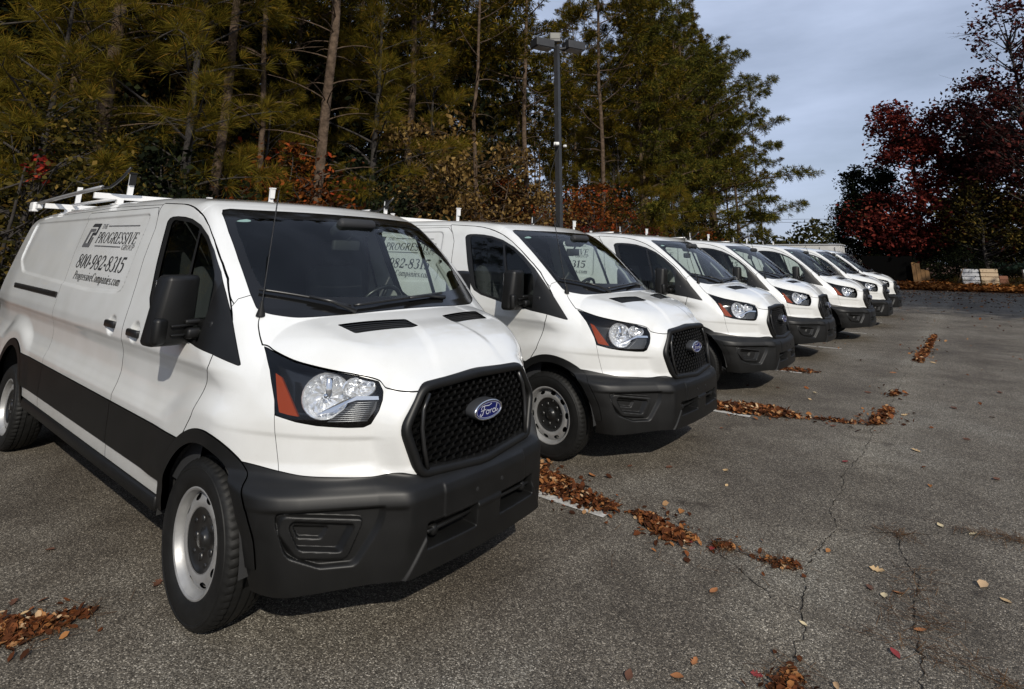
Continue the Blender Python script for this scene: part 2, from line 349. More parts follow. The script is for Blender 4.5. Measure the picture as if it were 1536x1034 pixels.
def surface_net():
    h = .0085
    xs = np.concatenate([np.arange(-5.02, -1.35, .021), np.arange(-1.349, .35, h), np.arange(.3545, 1.03, .0058)]); ys = (np.arange(0, 165) - .5) * .0072; zs = np.concatenate([np.arange(.28, .78, .0056), np.arange(.7865, 2.11, h)])
    ys = ys[ys < 1.07]
    X, Y, Z = xs[:, None, None], ys[None, :, None], zs[None, None, :]; Ya = np.abs(Y)
    Sg = S(xs[:, None], zs[None, :])[:, None, :]; Tg = T(xs[:, None], np.abs(ys)[None, :])[:, :, None]; Fg = F(np.abs(ys)[:, None], zs[None, :])[None]
    G = g_from(Sg, Tg, Fg, X, Ya, Z).astype(np.float32)
    neg = G < 0; nx, ny, nz = G.shape
    cnt = np.zeros((nx - 1, ny - 1, nz - 1), np.int8)
    for i in (0, 1):
        for j in (0, 1):
            for k in (0, 1): cnt += neg[i:nx - 1 + i, j:ny - 1 + j, k:nz - 1 + k]
    act = (cnt > 0) & (cnt < 8); ci, cj, ck = np.nonzero(act); n = len(ci)
    vid = np.full(cnt.shape, -1, np.int32); vid[ci, cj, ck] = np.arange(n)
    acc = np.zeros((n, 3)); num = np.zeros(n)
    corners = [(i, j, k) for i in (0, 1) for j in (0, 1) for k in (0, 1)]
    gv = {c: G[ci + c[0], cj + c[1], ck + c[2]].astype(float) for c in corners}
    for a in corners:
        for ax in range(3):
            if a[ax]: continue
            b = list(a); b[ax] = 1; b = tuple(b); ga, gb = gv[a], gv[b]; m = (ga < 0) != (gb < 0)
            t = np.where(m, ga / np.where(np.abs(ga - gb) < 1e-9, 1, ga - gb), 0)
            pa = np.stack([xs[ci + a[0]], ys[cj + a[1]], zs[ck + a[2]]], 1); pb = np.stack([xs[ci + b[0]], ys[cj + b[1]], zs[ck + b[2]]], 1)
            acc += np.where(m[:, None], pa + (pb - pa) * t[:, None], 0); num += m
    P = acc / num[:, None]
    first = cj == 0; P[first, 1] = 0
    for _ in range(3):
        gr = g_grad(P, .002); gg = g(P[:, 0], P[:, 1], P[:, 2]); st = gg[:, None] * gr / np.maximum((gr**2).sum(1), .2)[:, None]
        ln = np.linalg.norm(st, axis=1); st *= np.minimum(1, .006 / np.maximum(ln, 1e-9))[:, None]
        P = P - st; P[first, 1] = 0
    Q = []
    for ax in range(3):
        o1, o2 = [(1, 2), (2, 0), (0, 1)][ax]
        sl = [slice(None)] * 3; sl2 = [slice(None)] * 3; sl[ax] = slice(0, -1); sl2[ax] = slice(1, None)
        A, B = neg[tuple(sl)], neg[tuple(sl2)]
        e = np.nonzero(A != B); e = [np.array(v) for v in e]
        ok = (e[o1] > 0) & (e[o1] < G.shape[o1] - 1) & (e[o2] > 0) & (e[o2] < G.shape[o2] - 1)
        e = [v[ok] for v in e]; flip = A[tuple(e)]
        def cell(d1, d2):
            c = [v.copy() for v in e]; c[o1] = c[o1] + d1; c[o2] = c[o2] + d2; return vid[tuple(c)]
        q = np.stack([cell(-1, -1), cell(0, -1), cell(0, 0), cell(-1, 0)], 1); q[~flip] = q[~flip][:, ::-1]; Q.append(q)
    Q = np.concatenate(Q); Q = Q[(Q >= 0).all(1)]
    N = g_grad(P, .004); N /= np.maximum(np.linalg.norm(N, axis=1), 1e-9)[:, None]; N[first, 1] = 0
    return P, N, Q
class Patch:
    """piece of the half surface: vertex array, normals, quads plus odd polygons"""
    def __init__(s, V, N, Q, polys=None): s.V = V; s.N = N; s.Q = Q; s.P = polys or []
    def clip(s, f):
        """keep f<0 (f: values per vertex)"""
        f = np.where(np.abs(f) < 1e-5, -1e-5, f)
        fq = f[s.Q] < 0 if len(s.Q) else np.zeros((0, 4), bool); c = fq.sum(1)
        keep = s.Q[c == 4]; cross = [tuple(q) for q in s.Q[(c > 0) & (c < 4)]]
        newV = []; newN = []; cache = {}; polys = []; base = len(s.V)
        def cut(i, j):
            k = (i, j) if i < j else (j, i)
            if k in cache: return cache[k]
            a, b = k; t = f[a] / (f[a] - f[b]); newV.append(s.V[a] * (1 - t) + s.V[b] * t); n = s.N[a] * (1 - t) + s.N[b] * t; newN.append(n / (np.linalg.norm(n) + 1e-9))
            cache[k] = base + len(newV) - 1; return cache[k]
        for p in cross + s.P:
            o = []; m = len(p)
            for i in range(m):
                a, b = p[i], p[(i + 1) % m]; ia, ib = f[a] < 0, f[b] < 0
                if ia: o.append(a)
                if ia != ib: o.append(cut(a, b))
            if len(o) >= 3: polys.append(tuple(o))
        V = np.concatenate([s.V, np.array(newV)]) if newV else s.V; N = np.concatenate([s.N, np.array(newN)]) if newN else s.N
        return Patch(V, N, keep, polys).compact()
    def compact(s):
        used = np.zeros(len(s.V), bool)
        if len(s.Q): used[s.Q.ravel()] = True
        for p in s.P: used[list(p)] = True
        mp = np.cumsum(used) - 1
        return Patch(s.V[used], s.N[used], mp[s.Q] if len(s.Q) else s.Q, [tuple(int(mp[i]) for i in p) for p in s.P])
    def split(s, fn, gap=.0022):
        f = fn(s.V); return s.clip(f + gap), s.clip(-f + gap)
    def mirrored(s): return Patch(s.V * [1, -1, 1], s.N * [1, -1, 1], s.Q[:, ::-1] if len(s.Q) else s.Q, [tuple(reversed(p)) for p in s.P])
    def joined(s):
        """both halves, welded on the centre plane"""
        m = s.mirrored(); n = len(s.V); onc = np.abs(s.V[:, 1]) < 1e-5; mp = np.where(onc, np.arange(n), np.arange(n) + n)
        return Patch(np.concatenate([s.V, m.V]), np.concatenate([s.N, m.N]), np.concatenate([s.Q, mp[m.Q]]), s.P + [tuple(int(mp[i]) for i in p) for p in m.P]).compact()
    def build(s, name, m, parent, offset=0.0, rim=.018):
        V = s.V + s.N * offset; nv = len(V); faces = list(map(tuple, s.Q.tolist())) + s.P
        nf0 = len(faces); VV = [V]; NN = [s.N]
        if rim:
            E = {}
            for p in faces:
                for i in range(len(p)):
                    a, b = p[i], p[(i + 1) % len(p)]; k = (a, b) if a < b else (b, a)
                    E[k] = None if k in E else (a, b)
            be = np.array([e for e in E.values() if e is not None])
            if len(be):
                A, B = V[be[:, 0]], V[be[:, 1]]; A2, B2 = A - s.N[be[:, 0]] * rim, B - s.N[be[:, 1]] * rim
                fn_ = np.cross(A - B, A2 - A); fn_ /= np.maximum(np.linalg.norm(fn_, axis=1), 1e-9)[:, None]; fn_ = -fn_
                n = len(be); VV += [A, B, A2, B2]; NN += [fn_] * 4; b0 = nv
                faces += [(b0 + n + i, b0 + i, b0 + 2 * n + i, b0 + 3 * n + i) for i in range(n)]
        V = np.concatenate(VV); N = np.concatenate(NN)
        me = bpy.data.meshes.new(name); me.from_pydata(V.tolist(), [], faces); me.polygons.foreach_set('use_smooth', np.ones(len(faces), bool)); me.update()
        me.normals_split_custom_set_from_vertices(N.tolist())
        return new_obj(name, me, parent, m)
XV, ZV, YV = (lambda V: V[:, 0]), (lambda V: V[:, 2]), (lambda V: V[:, 1])
AV = lambda V: np.abs(V[:, 1]) - V[:, 0]
CREASE = spl([0, .175, .444, .663, .764, .826, .86, 1.1], [1.374, 1.371, 1.361, 1.354, 1.366, 1.386, 1.43, 1.5])
ZL = spl([-1.2, -.45, -.387, -.236, -.184, -.046, .094, .237, .387, .553, .649, .70, .8], [1.06, 1.06, 1.061, 1.077, 1.111, 1.136, 1.151, 1.167, 1.186, 1.219, 1.241, 1.235, 1.2])
YE = spl([-.3, .04, .077, .135, .2, 1.0], [.80, .81, .826, .862, .874, .90])
ZB = spl([-1.2, -.60, -.465, -.365, -.185, .032, .224, .394, .60, .8], [.70, .70, .715, .727, .72, .726, .731, .745, .765, .775])
HEAD = [(-.181, 1.106), (-.046, 1.131), (.094, 1.146), (.237, 1.162), (.387, 1.181), (.553, 1.214), (.640, 1.234), (.554, 1.144), (.481, 1.026), (.462, .968),
        (.318, .945), (.182, .932), (-.014, .923), (-.11, .922), (-.155, .934), (-.199, .986), (-.216, 1.028), (-.215, 1.065)]
WIN = [(-1.158, 1.856), (-1.14, 1.878), (-1.10, 1.887), (-1.018, 1.889), (-.90, 1.883), (-.782, 1.868), (-.629, 1.83), (-.471, 1.765), (-.342, 1.685), (-.198, 1.572), (-.093, 1.465), (-.021, 1.386), (.10, 1.255), (.188, 1.156),
       (.18, 1.150), (-.007, 1.184), (-.184, 1.204), (-.5, 1.245), (-.80, 1.297), (-.87, 1.32), (-.905, 1.36), (-.974, 1.408), (-1.052, 1.586)]
WIN = [p for p in WIN if p not in ((-.974, 1.408), (-.905, 1.36))]
WIN[-2] = (-.90, 1.335); WIN.insert(-1, (-.955, 1.385))
GL_R = rnd_poly([(-1.085, 1.845), (-1.06, 1.868), (-.80, 1.848), (-.632, 1.808), (-.545, 1.53), (-.47, 1.262), (-.80, 1.318), (-.885, 1.36), (-.985, 1.59)], .02, 3)
GL_F = rnd_poly([(-.602, 1.792), (-.48, 1.738), (-.36, 1.66), (-.235, 1.56), (-.20, 1.50), (-.165, 1.335), (-.155, 1.222), (-.44, 1.258), (-.515, 1.53)], .02, 3)
DOOR = [(-1.45, 1.992), (-1.079, 1.974), (-.96, 1.962), (-.855, 1.945), (-.75, 1.918), (-.646, 1.883), (-.52, 1.822), (-.395, 1.741), (-.23, 1.615), (-.143, 1.539), (-.05, 1.43), (.02, 1.34), (.0, 1.18), (-.006, 1.135), (-.05, 1.03), (-.096, .889), (-.16, .80), (-.30, .60),
        (-.36, .452), (-1.195, .452), (-1.195, .77), (-1.205, 1.0), (-1.195, 1.10), (-1.207, 1.21), (-1.215, 1.33), (-1.243, 1.45), (-1.29, 1.61), (-1.31, 1.81), (-1.36, 1.90)]
SLIDE = [(-1.45, 1.96), (-1.36, 1.90), (-1.31, 1.81), (-1.29, 1.61), (-1.243, 1.45), (-1.215, 1.33), (-1.207, 1.21), (-1.195, 1.10), (-1.205, 1.0), (-1.195, .77), (-1.195, .452), (-2.73, .452), (-2.745, .9), (-2.73, 1.227), (-2.775, 1.374), (-2.85, 1.608), (-2.88, 1.88), (-2.90, 1.945)]
ZD = spl([-5.2, -4.86, -2.93, -2.31, -1.456, -1.079, -.855, -.646, -.395, -.23, -.143, -.03, .2], [1.90, 1.919, 1.966, 1.985, 1.980, 1.974, 1.947, 1.885, 1.741, 1.615, 1.537, 1.42, 1.30])
WSP = [(0, 1.30), (.70, 1.30), (.835, 1.36), (.842, 1.47), (.838, 1.634), (.826, 1.79), (.806, 1.900), (.785, 1.927), (.74, 1.936), (.627, 1.935), (.314, 1.937), (0, 1.937),
       (-.314, 1.937), (-.627, 1.935), (-.74, 1.936), (-.785, 1.927), (-.806, 1.90), (-.826, 1.79), (-.838, 1.634), (-.842, 1.47), (-.835, 1.36), (-.70, 1.30)]
WSI = rnd_poly([(.63, 1.452), (.765, 1.478), (.79, 1.52), (.795, 1.63), (.782, 1.79), (.765, 1.865), (.70, 1.882), (.314, 1.89), (0, 1.89), (-.314, 1.89), (-.70, 1.882), (-.765, 1.865), (-.782, 1.79), (-.795, 1.63), (-.79, 1.52), (-.765, 1.478), (-.63, 1.452), (0, 1.435)], .03, 3)
def arch_f(i, ro):
    xc, zc, r1, r0 = ARCH[i]; r = r1 if ro else r0
    return lambda V: np.where(V[:, 2] > zc, np.hypot(V[:, 0] - xc, V[:, 2] - zc), np.abs(V[:, 0] - xc)) - r
# ------------------------------------------------------------------ lettering: small stroke font (thick and thin strokes, serifs)
def arc(cx, cy, rx, ry, a0, a1, n=12): return [(cx + rx * math.cos(math.radians(a0 + (a1 - a0) * i / n)), cy + ry * math.sin(math.radians(a0 + (a1 - a0) * i / n))) for i in range(n + 1)]
TH, TN = .15, .055
def _sf(x, y, w=.26): return ([(x - w / 2, y), (x + w / 2, y)], TN * .9)
GLY = {   # advance, strokes (points, width); unit cap height
 'T': (.74, [([(.37, 0), (.37, 1)], TH), ([(.03, .97), (.71, .97)], TN), ([(.04, .97), (.04, .78)], TN), ([(.70, .97), (.70, .78)], TN), _sf(.37, .02, .34)]),
 'H': (.9, [([(.18, 0), (.18, 1)], TH), ([(.72, 0), (.72, 1)], TH), ([(.18, .5), (.72, .5)], TN), _sf(.18, .02), _sf(.18, .98), _sf(.72, .02), _sf(.72, .98)]),
 'E': (.72, [([(.18, 0), (.18, 1)], TH), ([(.05, .97), (.64, .97)], TN), ([(.05, .03), (.66, .03)], TN), ([(.18, .52), (.5, .52)], TN), ([(.64, .97), (.64, .78)], TN), ([(.66, .03), (.66, .24)], TN), ([(.5, .42), (.5, .62)], TN)]),
 'P': (.70, [([(.18, 0), (.18, 1)], TH), ([(.18, .97)] + arc(.36, .73, .26, .24, 90, -90) + [(.18, .49)], TN * 1.7), ([(.60, .84), (.62, .73), (.60, .62)], TH), _sf(.18, .02, .34), _sf(.10, .98, .16)]),
 'R': (.82, [([(.18, 0), (.18, 1)], TH), ([(.18, .97)] + arc(.36, .74, .25, .23, 90, -90) + [(.18, .51)], TN * 1.7), ([(.59, .84), (.61, .74), (.59, .64)], TH * .9), ([(.38, .51), (.70, .0)], TH), _sf(.18, .02, .32), _sf(.10, .98, .16), _sf(.74, .02, .2)]),
 'O': (.94, [(arc(.47, .5, .36, .47, 0, 360, 24), TN * 1.3), (arc(.47, .5, .33, .47, 140, 220), TH), (arc(.47, .5, .33, .47, -40, 40), TH)]),
 'G': (.92, [(arc(.48, .5, .38, .47, 50, 330, 20), TN * 1.3), (arc(.48, .5, .34, .47, 130, 230), TH), ([(.74, .08), (.74, .44)], TH * .9), ([(.58, .44), (.88, .44)], TN), ([(.74, .95), (.74, .72)], TN)]),
 'S': (.62, [(arc(.32, .74, .22, .23, 40, 250, 12) + arc(.32, .27, .23, .25, 80, -140, 12), TN * 1.6), ([(.16, .66), (.32, .52), (.48, .38)], TH), ([(.50, .95), (.50, .76)], TN), ([(.10, .05), (.10, .26)], TN)]),
 'I': (.38, [([(.19, 0), (.19, 1)], TH), _sf(.19, .02), _sf(.19, .98)]),
 'V': (.84, [([(.12, 1), (.42, .0)], TH), ([(.42, .0), (.72, 1)], TN), _sf(.12, .98, .3), _sf(.72, .98, .24)]),
 'U': (.86, [([(.18, 1), (.18, .3)] + arc(.42, .28, .24, .26, 180, 360) + [(.66, 1)], TN * 1.2), ([(.18, 1), (.18, .26)], TH), _sf(.18, .98), _sf(.66, .98, .22)]),
 'C': (.86, [(arc(.46, .5, .37, .47, 50, 310, 20), TN * 1.3), (arc(.46, .5, .33, .47, 130, 230), TH), ([(.72, .95), (.72, .70)], TN)]),
 '8': (.62, [(arc(.31, .75, .19, .22, 0, 360, 18), TN * 1.4), (arc(.31, .26, .23, .25, 0, 360, 18), TN * 1.4), ([(.15, .68), (.47, .36)], TH), (arc(.31, .26, .21, .25, -50, 40), TH * .8), (arc(.31, .75, .17, .22, 120, 230), TH * .7)]),
 '0': (.62, [(arc(.31, .5, .22, .48, 0, 360, 22), TN * 1.3), (arc(.31, .5, .20, .48, 130, 230), TH), (arc(.31, .5, .20, .48, -50, 50), TH)]),
 '9': (.62, [(arc(.30, .69, .21, .29, 0, 360, 18), TN * 1.4), (arc(.30, .69, .19, .29, 125, 235), TH), ([(.50, .80), (.51, .62), (.46, .36), (.34, .12), (.16, .01)], TH * .85)]),
 '2': (.62, [(arc(.30, .74, .20, .24, 170, -20, 12) + [(.44, .55), (.26, .30), (.10, .06)], TN * 1.6), (arc(.30, .74, .19, .22, 60, -30), TH), ([(.10, .07), (.54, .07)], TH), ([(.54, .07), (.56, .24)], TN), ([(.14, .74), (.14, .72)], TH * .8)]),
 '3': (.60, [(arc(.28, .76, .20, .22, 150, -80, 12), TN * 1.4), (arc(.28, .27, .22, .26, 80, -150, 12), TN * 1.4), (arc(.28, .27, .21, .25, 45, -50), TH), (arc(.28, .76, .18, .20, 45, -45), TH * .8)]),
 '1': (.46, [([(.25, 0), (.25, 1)], TH), ([(.25, .97), (.10, .84)], TN), _sf(.25, .02, .32)]),
 '5': (.60, [([(.16, .97), (.13, .56)], TN * 1.2), ([(.15, .93), (.54, .93)], TH), (arc(.28, .31, .22, .30, 120, -150, 14), TN * 1.5), (arc(.28, .31, .21, .29, 60, -60), TH)]),
 '-': (.36, [([(.06, .36), (.30, .36)], TH * 1.05)]),
 '.': (.28, [([(.13, .0), (.13, .13)], TH)]),
 'r': (.48, [([(.16, 0), (.16, .64)], TH), ([(.16, .46), (.28, .62), (.42, .60)], TN * 1.6), _sf(.16, .02, .3), _sf(.10, .62, .14)]),
 'o': (.58, [(arc(.29, .32, .22, .32, 0, 360, 18), TN * 1.3), (arc(.29, .32, .2, .32, 130, 230), TH * .9), (arc(.29, .32, .2, .32, -50, 50), TH * .9)]),
 'g': (.58, [(arc(.28, .43, .18, .20, 0, 360, 16), TN * 1.8), (arc(.30, -.10, .22, .13, 0, 360, 16), TN * 1.4), ([(.16, .24), (.12, .12), (.40, .03)], TN * 1.4), ([(.42, .58), (.56, .62)], TN)]),
 'e': (.54, [(arc(.28, .32, .21, .32, 0, 320, 18), TN * 1.3), (arc(.28, .32, .19, .32, 120, 240), TH * .9), ([(.10, .34), (.48, .34)], TN)]),
 's': (.46, [(arc(.24, .48, .15, .15, 40, 250, 10) + arc(.24, .17, .16, .16, 80, -140, 10), TN * 1.6), ([(.12, .42), (.36, .22)], TH * .9)]),
 'i': (.32, [([(.16, 0), (.16, .64)], TH), ([(.16, .83), (.16, .95)], TH), _sf(.16, .02, .3), _sf(.10, .62, .14)]),
 'v': (.54, [([(.08, .64), (.27, .0)], TH * .9), ([(.27, .0), (.46, .64)], TN), _sf(.08, .62, .2), _sf(.46, .62, .18)]),
 'm': (.92, [([(.16, 0), (.16, .64)], TH), ([(.46, 0), (.46, .5), (.40, .62), (.30, .60), (.16, .46)], TH * .8), ([(.76, 0), (.76, .5), (.70, .62), (.60, .60), (.46, .46)], TH * .8), _sf(.16, .02, .26), _sf(.46, .02, .24), _sf(.76, .02, .26)]),
 'n': (.62, [([(.16, 0), (.16, .64)], TH), ([(.46, 0), (.46, .5), (.40, .62), (.30, .60), (.16, .46)], TH * .8), _sf(.16, .02, .26), _sf(.46, .02, .24)]),
 'p': (.60, [([(.16, -.28), (.16, .64)], TH), (arc(.30, .32, .2, .31, 0, 360, 16), TN * 1.3), (arc(.30, .32, .18, .31, -50, 50), TH * .9), _sf(.16, -.26, .3)]),
 'a': (.54, [([(.40, 0), (.40, .46), (.34, .62), (.20, .62), (.12, .50)], TN * 1.8), (arc(.24, .18, .16, .18, 0, 360, 14), TN * 1.5), ([(.40, 0), (.40, .5)], TH * .8), ([(.40, .03), (.5, .03)], TN)]),
 'c': (.50, [(arc(.28, .32, .21, .32, 45, 315, 16), TN * 1.3), (arc(.28, .32, .19, .32, 120, 240), TH * .9)]),
}
def stroke_faces(pts, w):
    """flat strip along a polyline, as small quads"""
    P = [Vector(p) for p in pts]; out = []; n = len(P); L, Rr = [], []
    for i in range(n):
        d = P[min(i + 1, n - 1)] - P[max(i - 1, 0)]; d = d.normalized() if d.length > 1e-9 else Vector((1, 0)); nn = Vector((-d.y, d.x)) * w / 2; L.append(P[i] + nn); Rr.append(P[i] - nn)
    for i in range(n - 1): out.append([L[i], Rr[i], Rr[i + 1], L[i + 1]])
    return out
def text_quads(txt, u0, v0, h, width=None, slant=0.0, sx=1.0):
    adv = sum(GLY[c][0] for c in txt); k = sx * h if width is None else width / adv
    q = []; u = u0
    for c in txt:
        a, st = GLY[c]
        for pts, w in st:
            for f in stroke_faces([(p[0], p[1]) for p in pts], w): q.append([(u + p.x * k + slant * p.y * h, v0 + p.y * h) for p in f])
        u += a * k
    return q
def decal(quads, name, m, parent, side, lift=.0022):
    """flat lettering laid on the body side; u runs in reading direction (metres), v is height"""
    mb = MB()
    for i, q in enumerate(quads):
        cu = np.array([p[0] for p in q]); cv = np.array([p[1] for p in q])
        x = cu if side < 0 else (-4.24 - cu); y = S(x, cv) + lift + (i % 7) * .00012
        vs = [(x[k], side * y[k], cv[k]) for k in range(len(q))]
        mb.add(vs, [tuple(range(len(q)))])
    o = mb.build(name, m, parent); o['kind'] = 'stuff'; return o
# ------------------------------------------------------------------ the van: empty 'van' > parts > sub-parts
def part(name, parent, mtx=None):
    o = empty(name); o.parent = parent
    return o
def build_van():
    root = empty('cargo_van'); body = root
    Vv, Nn, Q = surface_net(); H = Patch(Vv, Nn, Q)
    cl = lambda p, fn, gap=.0022: p.split(fn, gap)
    # wheel arches
    for i in (0, 1): _, H = cl(H, arch_f(i, False), 0)
    flares = []
    for i in (0, 1):
        fl, H = cl(H, lambda V, i=i: np.maximum(arch_f(i, True)(V), np.maximum(V[:, 2] - 1.2, .40 - V[:, 2])), .001); flares.append(fl)
    # windscreen with its black border
    wsf = lambda V: np.maximum(np.maximum(poly_sdf(WSP, V[:, 1], V[:, 2]), CREASE(np.abs(V[:, 1])) - V[:, 2]), -.95 - V[:, 0])
    ws, H = cl(H, wsf, .002)
    wsg, wsb = cl(ws, lambda V: poly_sdf(WSI, V[:, 1], V[:, 2]), 0)
    # grille opening
    gshr = [(y * .93, .895 + (z - .895) * .92) for y, z in GRILLE]
    _, H = cl(H, lambda V: np.maximum(poly_sdf(gshr, V[:, 1], V[:, 2]), .55 - V[:, 0]), 0)
    # bumper
    bumper, H = cl(H, lambda V: np.maximum(V[:, 2] - ZB(AV(V)), .05 - V[:, 0]), .0015)
    bumper = bumper.clip(.33 - .03 * ss(.5, .9, np.abs(bumper.V[:, 1])) - bumper.V[:, 2])
    # headlamp
    head, H = cl(H, lambda V: np.maximum(poly_sdf(HEAD, AV(V), V[:, 2]), -V[:, 0]), .002)
    # hood and its two vents
    hood, H = cl(H, lambda V: np.maximum(np.maximum(np.abs(V[:, 1]) - YE(V[:, 0]), ZL(AV(V)) - V[:, 2]), np.maximum(-.02 - V[:, 0], V[:, 2] - 1.40)), .003)
    vent, hood = cl(hood, lambda V: poly_sdf(rnd_poly(VENT, .012, 3), V[:, 0], V[:, 1]), 0)
    # side window, cladding, doors
    side = lambda V, f: np.maximum(f, .5 - np.abs(V[:, 1]))
    win, H = cl(H, lambda V: side(V, poly_sdf(WIN, V[:, 0], V[:, 2])), .001)
    gr, win2 = cl(win, lambda V: poly_sdf(GL_R, V[:, 0], V[:, 2]), 0)
    gf, wfr = cl(win2, lambda V: poly_sdf(GL_F, V[:, 0], V[:, 2]), 0)
    sail, wfr = cl(wfr, lambda V: np.maximum(-.185 + .10 * (V[:, 2] - 1.2) - V[:, 0], 0 * V[:, 0] - 9), .001)
    clad, H = cl(H, lambda V: side(V, np.maximum(np.maximum(V[:, 2] - .768, .532 - V[:, 2]), np.maximum(V[:, 0] + .2, -3.4 - V[:, 0]))), .001)
    c1, c23 = cl(clad, lambda V: -1.195 - V[:, 0], .0025); c2, c3 = cl(c23, lambda V: -2.72 - V[:, 0], .0025)
    H = H.clip(.455 + .0 * H.V[:, 2] - H.V[:, 2])
    door, H = cl(H, lambda V: side(V, poly_sdf(DOOR, V[:, 0], V[:, 2])), .0032)
    fascia, H = cl(H, lambda V: np.maximum(np.maximum(AV(V) - np.interp(V[:, 2], [.70, .745, .873, .961, 1.3], [.37, .395, .440, .463, .50]), V[:, 2] - 1.15), .2 - V[:, 0]), .0018)
    fender, H = cl(H, lambda V: np.maximum(-.5 - V[:, 0], V[:, 2] - np.interp(np.abs(V[:, 1]), [.80, .847, .90, .935, 1.0], [1.47, 1.458, 1.442, 1.402, 1.37])), .0016)
    roof, H = cl(H, lambda V: ZD(V[:, 0]) - V[:, 2], .0022)
    slide, quarter = cl(H, lambda V: side(V, poly_sdf(SLIDE, V[:, 0], V[:, 2])), .0022)

    roof.joined().build('roof', M['white'], body)
    hood.joined().build('hood', M['white'], body, rim=.02)
    fascia.joined().build('front_fascia', M['white'], body)
    wsg.joined().build('windshield', M['glass'], body, offset=-.003, rim=0)
    wb = wsb.joined().build('windshield_border', M['gloss_black'], body, offset=-.002, rim=.006)
    bo = bumper.joined().build('front_bumper', M['plastic'], body, offset=.002, rim=.03)
    for sg, pt in ((1, lambda p: p), (-1, lambda p: p.mirrored())):
        fd = pt(fender).build('fender', M['white'], body)
        d = pt(door).build('front_door', M['white'], body)
        pt(c1).build('cladding', M['plastic'], d, offset=.007, rim=.014)
        w = pt(wfr).build('window_frame', M['satin_black'], d, offset=-.004, rim=.012)
        pt(sail).build('mirror_sail', M['plastic'], d, offset=.003, rim=.012)
        pt(gr).build('window_pane', M['side_glass'], d, offset=-.009, rim=0); pt(gf).build('window_pane', M['side_glass'], d, offset=-.009, rim=0)
        for i in (0, 1): pt(flares[i]).build('wheel_arch_trim', M['plastic'], body, offset=.008, rim=.035)
        qp = pt(quarter)
        if sg < 0:
            sd = pt(slide).build('sliding_door', M['white'], body); pt(c2).build('cladding', M['plastic'], sd, offset=.007, rim=.014)
            qo = qp.build('quarter_panel', M['white'], body)
            rl = MB(); xs_ = np.linspace(-4.15, -2.76, 24)
            prof = [(.004, .022), (.012, .018), (.012, -.018), (.004, -.024)]
            rows = [[(x, -(S(np.array([x]), np.array([1.282]))[0] + dy), 1.282 + .002 * (x + 3.4) + dz) for dy, dz in prof] for x in xs_]
            rl.add([p for r in rows for p in r], [(i * 4 + k, i * 4 + k + 1, (i + 1) * 4 + k + 1, (i + 1) * 4 + k) for i in range(23) for k in range(3)] + [(0, 1, 2, 3), tuple(23 * 4 + k for k in (3, 2, 1, 0))])
            rl.build('slide_rail', M['satin_black'], qo)
            r2 = MB(); rows = [[(x, -(S(np.array([x]), np.array([1.29]))[0] + .0145), 1.292 + .002 * (x + 3.4) + dz) for dz in (.004, -.004)] for x in xs_[:-3]]
            r2.add([p for r in rows for p in r], [(2 * i, 2 * i + 1, 2 * i + 3, 2 * i + 2) for i in range(len(rows) - 1)]); r2.build('rail_slot', M['seam'], qo)
        else:
            qo = qp.build('quarter_panel', M['white'], body); so = pt(slide).build('side_panel', M['white'], body); pt(c2).build('cladding', M['plastic'], so, offset=.007, rim=.014)
        pt(c3).build('cladding', M['plastic'], qo, offset=.007, rim=.014)
        # fuel / running board below the sill
        rb = MB(); yb = sg * .955
        rb.rbox((-1.78, sg * .955, .415), (2.75, .13, .075), .02, 2); rb.build('running_board', M['plastic'], body, smooth=True)
        # hood vent grille
        vt = pt(vent); vo = vt.build('hood_vent', M['matte_black'], bpy.data.objects.get('hood') if False else body, offset=-.022, rim=0)
        vm = MB()
        for k in range(5):
            t = (k + .5) / 5; a = Vector((VENT[0][0], VENT[0][1])).lerp(Vector((VENT[3][0], VENT[3][1])), t); b = Vector((VENT[1][0], VENT[1][1])).lerp(Vector((VENT[2][0], VENT[2][1])), t)
            n = 10; pts = [a.lerp(b, i / n) for i in range(n + 1)]
            vm.tube([(p.x, sg * p.y, float(T(np.array([p.x]), np.array([p.y]))[0]) - .008) for p in pts], .0035, 5)
        vm.build('slat', M['satin_black'], vo)
        # door handle
        for hx, hz, par in ((-1.01, 1.182, d), (-1.42, 1.196, bpy.context.scene.objects.get('none'))):
            if par is None:
                if sg > 0: continue
                par = sd
            yy = float(S(np.array([hx]), np.array([hz + .10]))[0]) + .002; hb = MB()
            hb.rbox((hx, sg * (yy + .020), hz - .004), (.175, .024, .044), .0115, 3); hb.rbox((hx - .075, sg * (yy + .004), hz - .004), (.034, .04, .042), .01, 2); hb.rbox((hx + .075, sg * (yy + .004), hz - .004), (.034, .04, .042), .01, 2)
            hb.build('handle', M['satin_black'], par, smooth=True)
        # mirror
        mr = part('door_mirror', body)
        def shp(q):
            t = (q.z + .18) / .36; yo = (q.y * sg + .1125) * (1 - .20 * t) - .1125
            return (q.x - .035 * ((yo + .02) / .12)**2 * (1 if q.x > 0 else .3), sg * yo, q.z)
        Rz = Matrix.Rotation(sg * math.radians(-7), 3, 'Z')
        hm = MB(); hm.rbox((-.305, sg * 1.11, 1.378), (.135, .228, .352), .034, 5, Rz, shp); hm.build('housing', M['plastic'], mr, smooth=True)
        hl = MB(); hl.rbox((-.262, sg * 1.172, 1.278), (.055, .078, .135), .026, 4, Matrix.Rotation(sg * math.radians(-22), 3, 'Z')); hl.build('lower_cover', M['plastic'], mr, smooth=True)
        hr = MB(); hr.rbox((-.238, sg * 1.06, 1.302), (.02, .15, .014), .006, 2, Rz); hr.rbox((-.238, sg * 1.06, 1.258), (.02, .14, .010), .005, 2, Rz); hr.build('housing_rib', M['plastic'], mr, smooth=True)
